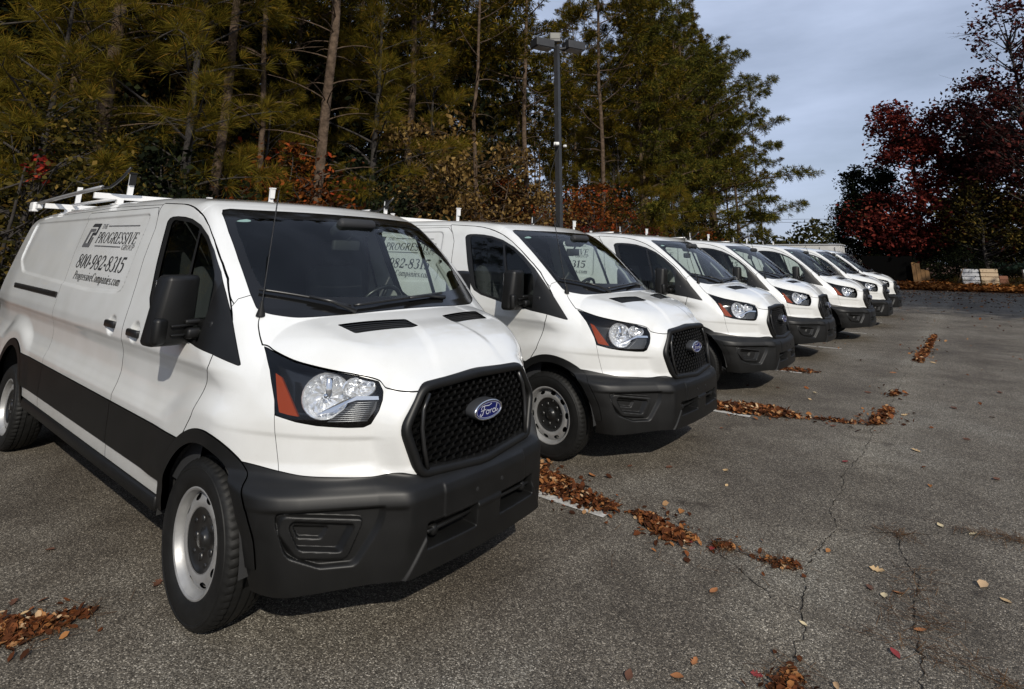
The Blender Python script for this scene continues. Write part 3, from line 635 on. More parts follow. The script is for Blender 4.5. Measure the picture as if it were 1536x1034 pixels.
        am = MB(); am.rbox((-.255, sg * .985, 1.318), (.06, .16, .026), .011, 3); am.rbox((-.24, sg * .985, 1.262), (.085, .15, .056), .02, 3); am.rbox((-.17, sg * .972, 1.275), (.17, .055, .12), .022, 3); am.build('arm', M['plastic'], mr, smooth=True)
        gm = MB(); gm.rbox((-.378, sg * 1.105, 1.40), (.006, .16, .25), .003, 2, Rz); gm.build('mirror_glass', M['mirror'], mr)
        # headlamp: lens on the surface, dark housing behind, bowls, amber reflector
        hp = part('headlight', body)
        hh = pt(head)
        hh.build('lens', M['lens'], hp, offset=.002, rim=.004)
        bk = Patch(hh.V, hh.N, hh.Q, hh.P); bk.build('housing', M['gloss_black'], hp, offset=-.118, rim=-.115)
        def on_lamp(a, z, depth):
            # point on the lamp face at corner coordinate a
            yg = np.linspace(.3, .98, 120); xg = F(yg, np.full(120, z)); y = float(np.interp(a, yg - xg, yg)); xx = float(np.interp(y, yg, xg))
            n = g_grad(np.array([[xx, y, z]]))[0]; n = n / np.linalg.norm(n)
            return Vector((xx - n[0] * depth, sg * (y - n[1] * depth), z - n[2] * depth)), Vector((n[0], sg * n[1], n[2]))
        def lamp_patch(poly, name, m, depth, thick=.006):
            mb = MB(); n = len(poly); f = [on_lamp(a, z, depth)[0] for a, z in poly]; b = [on_lamp(a, z, depth + thick)[0] for a, z in poly]
            mb.add(f + b, [tuple(range(n))] + [(i, n + i, n + (i + 1) % n, (i + 1) % n) for i in range(n)]); return mb.build(name, m, hp)
        lamp_patch([(.512, 1.135), (.468, 1.12), (.312, .966), (.375, .971), (.440, .980), (.468, 1.03)], 'amber_marker', M['amber'], .006, .02)
        c0, n0 = on_lamp(.160, 1.052, .038); axis = Vector((.86, sg * -.42, -.10)).normalized(); axis = (n0 + Vector((.55, 0, 0))).normalized()
        q = axis.to_track_quat('Z', 'Y').to_matrix()
        bw = MB(); prof = [(.012, -.055), (.03, -.052), (.055, -.043), (.075, -.028), (.089, -.006), (.094, .006), (.099, .009), (.102, .002)]
        rj = random.Random(4); bw.lathe(prof, 26, axis='z'); bw.v = [tuple((q @ Vector((v[0] * 1.08, v[1], v[2] + (rj.uniform(-.006, .006) if v[2] < -.004 else 0)))) + c0) for v in bw.v]; bw.build('reflector_bowl', M['reflector'], hp)
        bl = MB(); bl.lathe([(.0, .0), (.010, -.002), (.015, -.014), (.015, -.05)], 14, axis='z'); bl.rbox((.012, .035, -.012), (.030, .085, .012), .005, 2); bl.v = [tuple((q @ Vector(v)) + c0) for v in bl.v]; bl.build('bulb_cap', M['chrome'], hp, smooth=True)
        c1_, n1 = on_lamp(-.06, 1.085, .040); q1 = (n1 + Vector((.4, 0, 0))).normalized().to_track_quat('Z', 'Y').to_matrix()
        b2 = MB(); b2.lathe([(.0, -.035), (.014, -.034), (.026, -.029), (.036, -.018), (.042, -.004), (.046, .004), (.05, .0)], 20, axis='z'); b2.v = [tuple((q1 @ Vector((v[0] * 1.6, v[1] * 1.0, v[2] + (rj.uniform(-.005, .005) if v[2] < -.003 else 0)))) + c1_) for v in b2.v]; b2.build('reflector_bowl', M['reflector'], hp)
        lamp_patch([(.10, .985), (.20, .975), (.03, 1.035), (-.05, 1.05), (-.19, 1.045), (-.195, 1.03), (-.05, 1.033), (.025, 1.018)], 'trim_strip', M['chrome'], .012)
        tl = MB()
        for k in range(10):
            z = .945 + k * .0085; a0 = .12 - k * .017; a1 = -.135 - .004 * k
            pts = [on_lamp(a0 + (a1 - a0) * i / 5, z, .02)[0] for i in range(6)]; tl.tube(pts, .0034, 5)
        tl.build('turn_lamp_rib', M['rib_grey'], hp, smooth=True)
        lamp_patch([(.13, .94), (-.13, .937), (-.18, .99), (-.19, 1.025), (-.05, 1.028), (.02, 1.0)], 'turn_lamp', M['lamp_grey'], .03)
        # wipers, washer jets are on the windscreen further below
    # vents and bumper details -----------------------------------------------------------------
    def on_front(y, z, d=0.0): return (float(F(np.array([abs(y)]), np.array([z]))[0]) + d, y, z)
    for y in (-.095, .095):
        s_ = MB(); p = on_front(y, .587, .004); s_.lathe([(0, .0), (.009, .002), (.012, -.004), (.013, -.01)], 14, p, 'x'); s_.build('plate_screw', M['matte_black'], bo, smooth=True)
    ib = MB(); ib.rbox((on_front(0, .48)[0] - .14, 0, .478), (.06, .80, .13), .01, 2); ib.build('intake_back', M['matte_black'], bo)
    for sg in (-1, 1):
        b_ = MB(); b_.rbox((on_front(.25, .48)[0] + .045, sg * .235, .482), (.02, .30, .018), .008, 2); b_.build('intake_bar', M['plastic'], bo, smooth=True)
        b_ = MB(); b_.lathe([(0, .012), (.018, .01), (.024, .0), (.026, -.04)], 18, (on_front(.33, .47)[0] + .05, sg * .335, .475), 'x'); b_.build('tow_cover', M['plastic'], bo, smooth=True)
    # grille -------------------------------------------------------------------------------------
    gl = part('grille', body)
    gx = lambda y, z: .913 - .17 * y * y + .13 * (.9 - z)
    N_ = len(GRILLE); fr = MB(); rings = []
    for (ins, dx) in ((0.0, -.05), (0.0, .0), (.008, .012), (.022, .016), (.036, .010), (.042, -.002), (.044, -.05)):
        rg = []
        for i in range(N_):
            p = Vector(GRILLE[i]); c = Vector((0, .893)); a, b = Vector(GRILLE[i - 1]), Vector(GRILLE[(i + 1) % N_]); t = (b - a).normalized(); n = Vector((-t.y, t.x))
            if n.dot(c - p) < 0: n = -n
            q_ = p + n * ins; rg.append((gx(q_.x, q_.y) + dx, q_.x, q_.y))
        rings.append(rg)
    fr.add([p for r in rings for p in r], [(i * N_ + k, i * N_ + (k + 1) % N_, (i + 1) * N_ + (k + 1) % N_, (i + 1) * N_ + k) for i in range(len(rings) - 1) for k in range(N_)])
    fr.build('grille_frame', M['plastic'], gl, smooth=True)
    bkp = MB(); bkp.add([(gx(y, z) - .055, y, z) for y, z in [(v[0] * .97, .893 + (v[1] - .893) * .97) for v in GRILLE]], [tuple(range(N_))]); bkp.build('grille_back', M['matte_black'], gl)
    hx = MB(); cw, ch = .056, .0260
    inner = [(v[0] * .925, .893 + (v[1] - .893) * .905) for v in GRILLE]
    cells = []
    for r in range(-10, 10):
        for c in range(-10, 11):
            y = c * cw + (cw / 2 if r % 2 else 0); z = .893 + r * ch * .98
            cells.append((y, z))
    cy = np.array([c[0] for c in cells]); cz = np.array([c[1] for c in cells]); sd_ = poly_sdf(inner, cy, cz)
    for (y, z), s_ in zip(cells, sd_):
        if s_ > -.004: continue
        hw, hh_ = cw * .50, ch * .5
        o_ = [(-hw, -hh_ * .62), (-hw, hh_ * .62), (-hw * .62, hh_), (hw * .62, hh_), (hw, hh_ * .62), (hw, -hh_ * .62), (hw * .62, -hh_), (-hw * .62, -hh_)]
        def pt3(p, f, dx):
            yy = y + p[0] * f; zz = z + p[1] * f; return (gx(yy, zz) + dx, yy, zz)
        rg = [[pt3(p, 1.0, -.022) for p in o_], [pt3(p, .90, -.018) for p in o_], [pt3(p, .80, -.024) for p in o_], [pt3(p, .74, -.052) for p in o_]]
        hx.add([p for r_ in rg for p in r_], [(i * 8 + k, i * 8 + (k + 1) % 8, (i + 1) * 8 + (k + 1) % 8, (i + 1) * 8 + k) for i in range(3) for k in range(8)])
    hx.build('grille_mesh', M['mesh_black'], gl)
    for sg in (-1, 1):
        bb = MB(); bb.tube([(gx(y, z) + .004, sg * y, z) for y, z in ((.355, 1.045), (.392, .98), (.402, .90), (.395, .82), (.378, .73))], .011, 8); bb.build('grille_blade', M['satin_black'], gl, smooth=True)
    # oval emblem
    em = part('emblem_badge', body); ex = .958; ez = .923
    def oval(r0, dx): return [(ex + dx, r0[0] * math.cos(2 * math.pi * k / 40), ez + r0[1] * math.sin(2 * math.pi * k / 40)) for k in range(40)]
    rb = [oval((.112, .050), -.06), oval((.112, .050), -.012), oval((.108, .047), -.002)]
    e1 = MB(); e1.add([p for r in rb for p in r], [(i * 40 + k, i * 40 + (k + 1) % 40, (i + 1) * 40 + (k + 1) % 40, (i + 1) * 40 + k) for i in range(2) for k in range(40)]); e1.build('emblem_pedestal', M['lamp_grey'], em, smooth=True)
    rb = [oval((.1085, .0475), -.004), oval((.106, .0455), .003), oval((.101, .041), .0035), oval((.099, .039), .0)]
    e2 = MB(); e2.add([p for r in rb for p in r], [(i * 40 + k, i * 40 + (k + 1) % 40, (i + 1) * 40 + (k + 1) % 40, (i + 1) * 40 + k) for i in range(3) for k in range(40)]); e2.build('emblem_ring', M['chrome'], em, smooth=True)
    e3 = MB(); e3.add(oval((.0995, .0395), .0005), [tuple(range(40))]); e3.build('emblem_plate', M['blue'], em)
    e4 = MB(); e4.add([p for r in [oval((.0935, .0355), .0012), oval((.0915, .034), .0012)] for p in r], [(k, (k + 1) % 40, 40 + (k + 1) % 40, 40 + k) for k in range(40)])
    scr = [([(-.52, .10), (-.60, .22), (-.50, .36), (-.25, .38), (.10, .34), (.34, .44)], .055), ([(-.30, .36), (-.36, .05), (-.46, -.25), (-.60, -.34), (-.70, -.24), (-.62, -.14)], .075), ([(-.62, .02), (-.40, .06), (-.16, .10)], .05),
           (arc(-.02, -.14, .13, .15, 0, 360, 16), .06), ([(.12, -.08), (.20, .0), (.24, -.06), (.20, -.28)], .055), ([(.22, -.14), (.30, .0), (.40, .0)], .055), (arc(.56, -.14, .13, .15, 0, 360, 16), .06), ([(.84, .38), (.74, .0), (.70, -.24), (.82, -.22), (.92, -.10)], .07), ([(.04, -.06), (.12, -.02), (.16, -.08)], .045)]
    for pts, w in scr:
        for f in stroke_faces([(p[0] * .088 - .008, p[1] * .062) for p in pts], w * .066):
            e4.add([(ex + .0016, p.x, ez + p.y) for p in f], [(0, 1, 2, 3)])
    e4.build('emblem_script', M['script_silver'], em)
    # wheels --------------------------------------------------------------------------------------
    tp = [(.222, .098), (.232, .108), (.255, .117), (.285, .120), (.312, .117), (.330, .109), (.341, .099), (.347, .085), (.350, .072), (.350, .066), (.342, .064), (.342, .058), (.351, .056), (.353, .030), (.345, .028), (.345, .020), (.354, .018), (.354, -.018),
          (.345, -.020), (.345, -.028), (.353, -.030), (.351, -.056), (.342, -.058), (.342, -.064), (.350, -.066), (.347, -.085), (.341, -.099), (.330, -.109), (.285, -.12), (.255, -.117), (.222, -.098)]
    wt = part('wheel', body); rub = MB(); NS = 180; vs = []
    for k in range(NS):
        a = 2 * math.pi * k / NS; blk = (k % 3 == 0)
        for (r, h) in tp:
            rr = r
            if r > .338 and abs(h) > .05 and blk: rr = r - .006
            a2 = a + (h * .25 if r > .33 else 0); vs.append((rr * math.cos(a2), h, rr * math.sin(a2)))
    m_ = len(tp); rub.add(vs, [(k * m_ + j, k * m_ + j + 1, ((k + 1) % NS) * m_ + j + 1, ((k + 1) % NS) * m_ + j) for k in range(NS) for j in range(m_ - 1)])
    # raised ring of sidewall ribs
    rub.lathe([(.306, .1172), (.309, .1195), (.318, .1185), (.321, .114)], 96)
    rub.build('tyre', M['rubber'], wt, smooth=True, auto=38)
    rim = MB(); rim.lathe([(.226, .096), (.229, .103), (.222, .105), (.214, .101), (.210, .090), (.206, .080), (.201, .066), (.200, .056)], 64)
    rim.lathe([(.197, .040), (.197, -.09)], 48)
    # disc with oval holes
    nr, na = 14, 288; VV = []; 
    for i in range(nr + 1):
        r = .134 + (.200 - .134) * i / nr; t = i / nr; hgt = .074 + .012 * math.sin(t * math.pi) - .016 * t
        for k in range(na): a = 2 * math.pi * k / na; VV.append((r * math.cos(a), hgt, r * math.sin(a)))
    VV = np.array(VV); QQ = np.array([(i * na + k, i * na + (k + 1) % na, (i + 1) * na + (k + 1) % na, (i + 1) * na + k) for i in range(nr) for k in range(na)])
    ang = np.arctan2(VV[:, 2], VV[:, 0]); rr = np.hypot(VV[:, 0], VV[:, 2]); d = np.mod(ang, 2 * math.pi / 10) - math.pi / 10
    fh = 1 - np.hypot(d * rr / .025, (rr - .179) / .0145)
    pt_ = Patch(VV, np.tile([0, 1., 0], (len(VV), 1)), QQ); fld = fh * .01; keep = pt_.clip(fld)
    mb = rim; mb.add([tuple(v) for v in keep.V], [tuple(int(i) for i in q) for q in keep.Q] + list(keep.P))
    rim.build('rim', M['steel'], wt, smooth=True, auto=40)
    dk = MB(); dk.lathe([(.001, -.03), (.197, -.03)], 40); dk.build('brake_back', M['matte_black'], wt)
    hb = MB(); hb.lathe([(.0, .078), (.030, .078), (.036, .072), (.040, .058), (.06, .054), (.112, .060), (.130, .069), (.137, .0755), (.139, .070)], 48)
    for k in range(5):
        a = 2 * math.pi * k / 5 + .3; hb.rbox((.082 * math.cos(a), .052, .082 * math.sin(a)), (.036, .02, .036), .012, 2)
        a += math.pi / 5; hb.lathe([(0, .016), (.011, .014), (.013, 0)], 10, (.108 * math.cos(a), .048, .108 * math.sin(a)))
    hb.build('hub_cap', M['satin_black'], wt, smooth=True)
    spots = [(0, .872, False), (0, -.872, True), (-WB, .872, False), (-WB, -.872, True)]
    for i, (x, y, fl) in enumerate(spots):
        w = wt if i == 0 else copy_tree(wt, body); w.parent = body; w.location = (x, y, .352); w.rotation_euler = (0, math.radians(23 * i), math.pi if fl else 0)
    # wheel wells and underbody
    for xc in (0.03, -WB + .05):
        for sg in (-1, 1):
            ww = MB(); n = 20; vs = []
            for y in (sg * .60, sg * 1.0):
                for k in range(n + 1):
                    a = math.pi * k / n; vs.append((xc + .43 * math.cos(a), y, .36 + .43 * math.sin(a)))
            ww.add(vs, [(k, k + 1, n + 2 + k, n + 1 + k) for k in range(n)] + [tuple(range(n + 1))]); ww.build('wheel_well', M['wheel_well'], body)
    ub = MB(); ub.rbox((-1.85, 0, .47), (2.9, 1.96, .10), .03, 2); ub.rbox((-4.5, 0, .50), (.75, 1.9, .12), .03, 2); ub.rbox((.55, 0, .42), (.40, 1.1, .12), .04, 2); ub.rbox((-1.9, 0, .34), (4.4, .5, .16), .05, 2)
    ub.tube([(-WB, -.8, .35), (-WB, .8, .35)], .05, 10); ub.tube([(0, -.8, .33), (0, .8, .33)], .04, 10)
    ub.build('underbody', M['matte_black'], body)
    rbp = MB(); rbp.rbox((-4.94, 0, .50), (.16, 1.98, .22), .05, 3); rbp.build('rear_bumper', M['plastic'], body, smooth=True)
    for sg in (-1, 1):
        tl = MB(); tl.rbox((-4.90, sg * .87, 1.16), (.06, .10, .50), .025, 3); tl.build('tail_light', M['red_lens'], body, smooth=True)
    # windscreen furniture -----------------------------------------------------------------------
    def on_ws(y, z, d=.0):
        x = .295 - .34 * y * y - (z - 1.395) / .775; 
        for _ in range(20):
            t_ = float(T(np.array([x]), np.array([y]))[0]); x += (t_ - z) / .8
        return Vector((x + d * .61, y, z + d * .79))
    for (p0, p1, piv) in (((-.81, 1.472), (-.40, 1.385), (-.60, 1.428)), ((-.38, 1.388), (.34, 1.425), (.0, 1.404))):
        wp = part('wiper', body); bl = MB(); n = 12
        pts = [on_ws(p0[0] + (p1[0] - p0[0]) * i / n, p0[1] + (p1[1] - p0[1]) * i / n + .006 * math.sin(math.pi * i / n), .022) for i in range(n + 1)]
        bl.tube(pts, .0085, 6); bl.build('blade', M['satin_black'], wp, smooth=True)
        ar = MB(); e_ = on_ws(p1[0] + .02, p1[1] - .02, .012); m0 = on_ws(piv[0], piv[1], .035); ar.tube([e_, (e_ + m0) / 2 + Vector((0, 0, .012)), m0], .009, 6, radii=[.014, .011, .007]); ar.build('arm', M['satin_black'], wp, smooth=True)
    # antenna
    an = part('antenna', body); b0 = Vector((.095, -.835, 1.362)); mb = MB(); mb.lathe([(.024, 0), (.022, .012), (.011, .045), (.007, .075), (.0, .08)], 16, tuple(b0), 'z'); mb.build('antenna_base', M['rubber'], an, smooth=True)
    mb = MB(); ps = [b0 + Vector((-.26 * t, .17 * t, .02 + .66 * t)) for t in [i / 12 for i in range(13)]]; mb.tube(ps, .0032, 6); 
    for i in range(60):
        t = .05 + i * .0155; p = b0 + Vector((-.26 * t, .17 * t, .02 + .66 * t)); mb.tube([p, p + Vector((-.003, 0, .005))], .0046, 6)
    mb.build('antenna_mast', M['satin_black'], an, smooth=True)
    # oval sticker at the top corner of the windscreen (seen through the glass)
    st = MB(); c = on_ws(-.725, 1.872, -.008); ux = (on_ws(-.66, 1.872, -.008) - c).normalized(); uz = (on_ws(-.725, 1.90, -.008) - c).normalized()
    st.add([tuple(c + ux * .055 * math.cos(2 * math.pi * k / 24) + uz * .022 * math.sin(2 * math.pi * k / 24)) for k in range(24)], [tuple(range(24))]); st.build('sticker', M['sticker'], body)
    # cab interior --------------------------------------------------------------------------------
    db = MB(); n = 14; prof = [(.22, 1.30), (.05, 1.325), (-.12, 1.335), (-.25, 1.325), (-.34, 1.29), (-.38, 1.22), (-.36, 1.05), (-.30, .85), (-.28, .6)]
    ysd = np.linspace(-.84, .84, n); db.add([(x - .12 * (y / .84)**2 * (1 if x > -.1 else .2), y, z) for y in ysd for x, z in prof], [(i * 9 + j, i * 9 + j + 1, (i + 1) * 9 + j + 1, (i + 1) * 9 + j) for i in range(n - 1) for j in range(8)])
    db.rbox((-.30, .40, 1.335), (.20, .36, .09), .035, 3)
    db.build('dashboard', M['interior'], body, smooth=True, auto=40)
    sw = part('steering_wheel', body); tilt = Matrix.Rotation(math.radians(-62), 3, 'Y'); c = Vector((-.50, .42, 1.27))
    tr = MB(); tr.tube([tuple(c + tilt @ Vector((.195 * math.cos(2 * math.pi * k / 32), .195 * math.sin(2 * math.pi * k / 32), 0))) for k in range(33)], .016, 8, cap=False); tr.build('wheel_rim', M['satin_black'], sw, smooth=True)
    sp_ = MB(); sp_.rbox(tuple(c), (.05, .17, .13), .022, 3, tilt @ Matrix.Rotation(math.radians(90), 3, 'Y')); 
    for a in (0, 180, 270): sp_.tube([tuple(c), tuple(c + tilt @ Vector((-.19 * math.sin(math.radians(a)) * 1, .19 * math.cos(math.radians(a)), 0)))], .014, 6)
    sp_.build('spoke', M['satin_black'], sw, smooth=True)
    for ys_ in (.45, -.45):
        se = part('seat', body); a = MB(); a.rbox((-.85, ys_, .86), (.52, .52, .18), .07, 3); a.build('seat_cushion', M['seat'], se, smooth=True)
        a = MB(); a.rbox((-1.07, ys_, 1.24), (.16, .50, .66), .07, 4, Matrix.Rotation(math.radians(-12), 3, 'Y')); a.build('seat_back', M['seat'], se, smooth=True)
        a = MB(); a.rbox((-1.15, ys_, 1.66), (.11, .27, .19), .05, 3, Matrix.Rotation(math.radians(-8), 3, 'Y')); a.tube([(-1.13, ys_ - .06, 1.5), (-1.14, ys_ - .06, 1.62)], .008, 6); a.tube([(-1.13, ys_ + .06, 1.5), (-1.14, ys_ + .06, 1.62)], .008, 6); a.build('headrest', M['seat'], se, smooth=True)
    bh = MB(); zz = np.linspace(.5, 2.0, 26); row = [(-1.30, min(float(S(np.array([-1.3]), np.array([z]))[0]) - .03, .95), z) for z in zz]; row = [(x, y if z < 1.93 else y - .5 * (z - 1.93) * 4, z) for x, y, z in row]
    bh.add([p for p in row] + [(x, -y, z) for x, y, z in row], [(i, i + 1, 26 + i + 1, 26 + i) for i in range(25)]); bh.build('bulkhead', M['interior'], body)
    fl_ = MB(); fl_.box((-.55, 0, .62), (1.5, 1.8, .04)); fl_.build('cab_floor', M['interior'], body)
    for sg in (-1, 1):
        dp = MB(); rows = []
        for x in np.linspace(-1.20, -.10, 12):
            rows.append([(x, sg * (float(S(np.array([x]), np.array([z]))[0]) - dd), z) for z, dd in ((.55, .05), (.8, .09), (1.05, .10), (1.14, .11), (1.17 + .11 * ss(-.1, -1.1, x), .05))])
        dp.add([p for r in rows for p in r], [(i * 5 + j, i * 5 + j + 1, (i + 1) * 5 + j + 1, (i + 1) * 5 + j) for i in range(11) for j in range(4)]); dp.build('door_trim', M['interior'], body, smooth=True)
        gh = MB(); gh.tube([(-.30, sg * .855, 1.63), (-.28, sg * .80, 1.61), (-.17, sg * .80, 1.50), (-.10, sg * .79, 1.41), (-.09, sg * .85, 1.40)], .014, 8); gh.build('grab_handle', M['trim_grey'], body, smooth=True)
    cm = MB(); c = on_ws(0, 1.86, -.06); cm.rbox((c.x - .02, .0, 1.85), (.16, .30, .07), .03, 3, Matrix.Rotation(math.radians(-35), 3, 'Y')); cm.rbox((c.x - .06, -.02, 1.73), (.04, .22, .075), .018, 3); cm.tube([(c.x - .02, 0, 1.83), (c.x - .055, -.01, 1.76)], .01, 6); cm.build('mirror_housing', M['interior'], body, smooth=True)
    # lettering on both sides ----------------------------------------------------------------------
    for sg in (-1, 1):
        lt = part('lettering', body)
        q = text_quads('PROGRESSIVE', -2.45, 1.70, .083, width=.86, slant=.18)
        q += text_quads('800-982-8315', -2.67, 1.503, .105, width=1.05, slant=.12)
        decal(q, 'letter', M['letter'], lt, sg)
        q = text_quads('ProgressiveCompanies.com', -2.60, 1.418, .060, width=1.03, slant=.06)
        decal(q, 'letter', M['letter'], lt, sg)
        q = text_quads('THE', -2.44, 1.812, .036, width=.13, slant=.15) + text_quads('GROUP', -1.82, 1.657, .038, width=.24, slant=.15)
        for (a, b, v) in ((-2.29, -1.64, 1.832), (-2.42, -1.85, 1.676)):
            n = 12; q += [[(a + (b - a) * i / n, v + .004), (a + (b - a) * i / n, v - .004), (a + (b - a) * (i + 1) / n, v - .004), (a + (b - a) * (i + 1) / n, v + .004)] for i in range(n)]
        decal(q, 'letter', M['letter_grey'], lt, sg)
        # interlocking monogram, leaning
        def mono(polys):
            out = []
            for p in polys:
                out.append([(-2.69 + u * .205 + .22 * v * .19 - .035, 1.663 + v * .19) for u, v in p])
            return out
        dk_ = [[(.0, .86), (.10, 1.0), (1.0, 1.0), (.80, .86)], [(.80, .86), (1.0, 1.0), (1.0, .50), (.80, .50)], [(.45, .50), (.45, .62), (.80, .62), (.80, .50)], [(.45, .50), (.62, .50), (.62, .16), (.45, .16)]]
        gy_ = [[(.0, .0), (.20, .16), (.20, .78), (.0, .78)], [(.0, .0), (.20, .16), (.86, .16), (.86, .0)], [(.86, .0), (.70, .16), (.70, .42), (.86, .42)], [(.20, .78), (.20, .66), (.66, .66), (.66, .78)]]
        decal(mono(dk_), 'monogram', M['letter'], lt, sg); decal(mono(gy_), 'monogram', M['letter_grey'], lt, sg, .0032)
    # ladder rack ----------------------------------------------------------------------------------
    rk = part('roof_rack', body)
    for bx in (-2.88, -4.40):
        zr = float(T(np.array([bx]), np.array([.6]))[0]); cb = MB(); cb.rbox((bx, .0, zr + .062), (.038, 1.72, .052), .006, 2); cb.build('crossbar', M['rack_white'], rk)
        for sg in (-1, 1):
            ft = MB(); ft.box((bx, sg * .66, zr + .012), (.06, .05, .06)); ft.box((bx, sg * .66, zr - .002), (.16, .09, .012)); ft.build('foot', M['rack_white'], rk)
            yp = -.585 if sg < 0 else .78; ps_ = MB(); ps_.box((bx - .01, yp, zr + .16), (.018, .046, .24)); ps_.build('ladder_stop', M['rack_white'], rk)
            if bx > -3 or sg > 0: pd = MB(); pd.box((bx + .010, yp, zr + .232), (.018, .050, .11)); pd.box((bx + .002, yp, zr + .285), (.05, .056, .012)); pd.build('stop_pad', M['rubber'] if sg < 0 else M['rack_white'], rk)
    ra = MB(); ra.tube([(-5.15, -.80, 2.085), (-4.2, -.80, 2.13), (-3.4, -.795, 2.165), (-2.95, -.79, 2.18)], .020, 8); ra.build('clamp_rail', M['steel'], rk, smooth=True)
    rc = MB(); rc.tube([(-2.97, -.79, 2.18), (-2.86, -.785, 2.172), (-2.80, -.77, 2.178), (-2.74, -.75, 2.212), (-2.68, -.72, 2.27), (-2.60, -.70, 2.345)], .012, 8); rc.build('clamp_hook', M['satin_black'], rk, smooth=True)
    cl_ = MB(); cl_.rbox((-5.05, -.80, 2.07), (.16, .09, .085), .02, 2); cl_.rbox((-4.93, -.80, 2.06), (.16, .05, .05), .015, 2); cl_.rbox((-5.02, -.82, 2.02), (.14, .06, .03), .01, 2); cl_.build('clamp', M['rack_white'], rk)
    lg = MB(); lg.tube([(-4.40, -.62, 2.075), (-3.6, -.62, 2.09), (-2.88, -.62, 2.10)], .016, 8); lg.build('link_rod', M['rack_white'], rk, smooth=True)
    return root
RAKE = math.radians(1.3)
def rake_children(root):
    """unladen vans sit tail-high: tilt everything but the wheels about the front axle"""
    R = Matrix.Translation((0, 0, .0)) @ Matrix.Rotation(RAKE, 4, 'Y')
    for c in root.children:
        if c.name.startswith('wheel') and not c.name.startswith('wheel_'): continue
        c.matrix_local = R @ c.matrix_local
VANS = [(0, 0, 0), (.017, 2.931, -.012), (-.017, 6.307, -.001), (-.025, 9.662, .013), (.25, 13.065, .002), (.27, 16.65, .0), (.22, 20.2, .0), (.1, -6.7, .0)]
van0 = build_van(); rake_children(van0)
VLAB = ['white cargo van nearest the camera, its front wheel and bumper filling the foreground', 'second white cargo van in the row, parked just behind the nearest one',
        'third white cargo van in the row, counted from the nearest', 'fourth white cargo van in the row, middle of the seven', 'fifth white cargo van in the row, counted from the nearest',
        'sixth white cargo van in the row, last but one before the far end', 'seventh white cargo van, farthest of the row, only its nose showing', 'white cargo van out of the picture to the left, mirrored in the nearest van window']
van_list = [van0]
for i in range(1, len(VANS)): van_list.append(copy_tree(van0))
for o, (x, y, a), l in zip(van_list, VANS, VLAB):
    o.location = (x, y, 0); o.rotation_euler = (0, 0, a); tag(o, l, 'van', 'white cargo vans parked in a row')
# the drivers did not all leave the wheels straight
for i_, st in ((2, 4.0), (3, -3.0), (4, 6.0), (5, -2.0)):
    for c in van_list[i_].children:
        if c.name.startswith('wheel') and not c.name.startswith('wheel_') and abs(c.location.x) < .1: c.rotation_euler.z += math.radians(st)
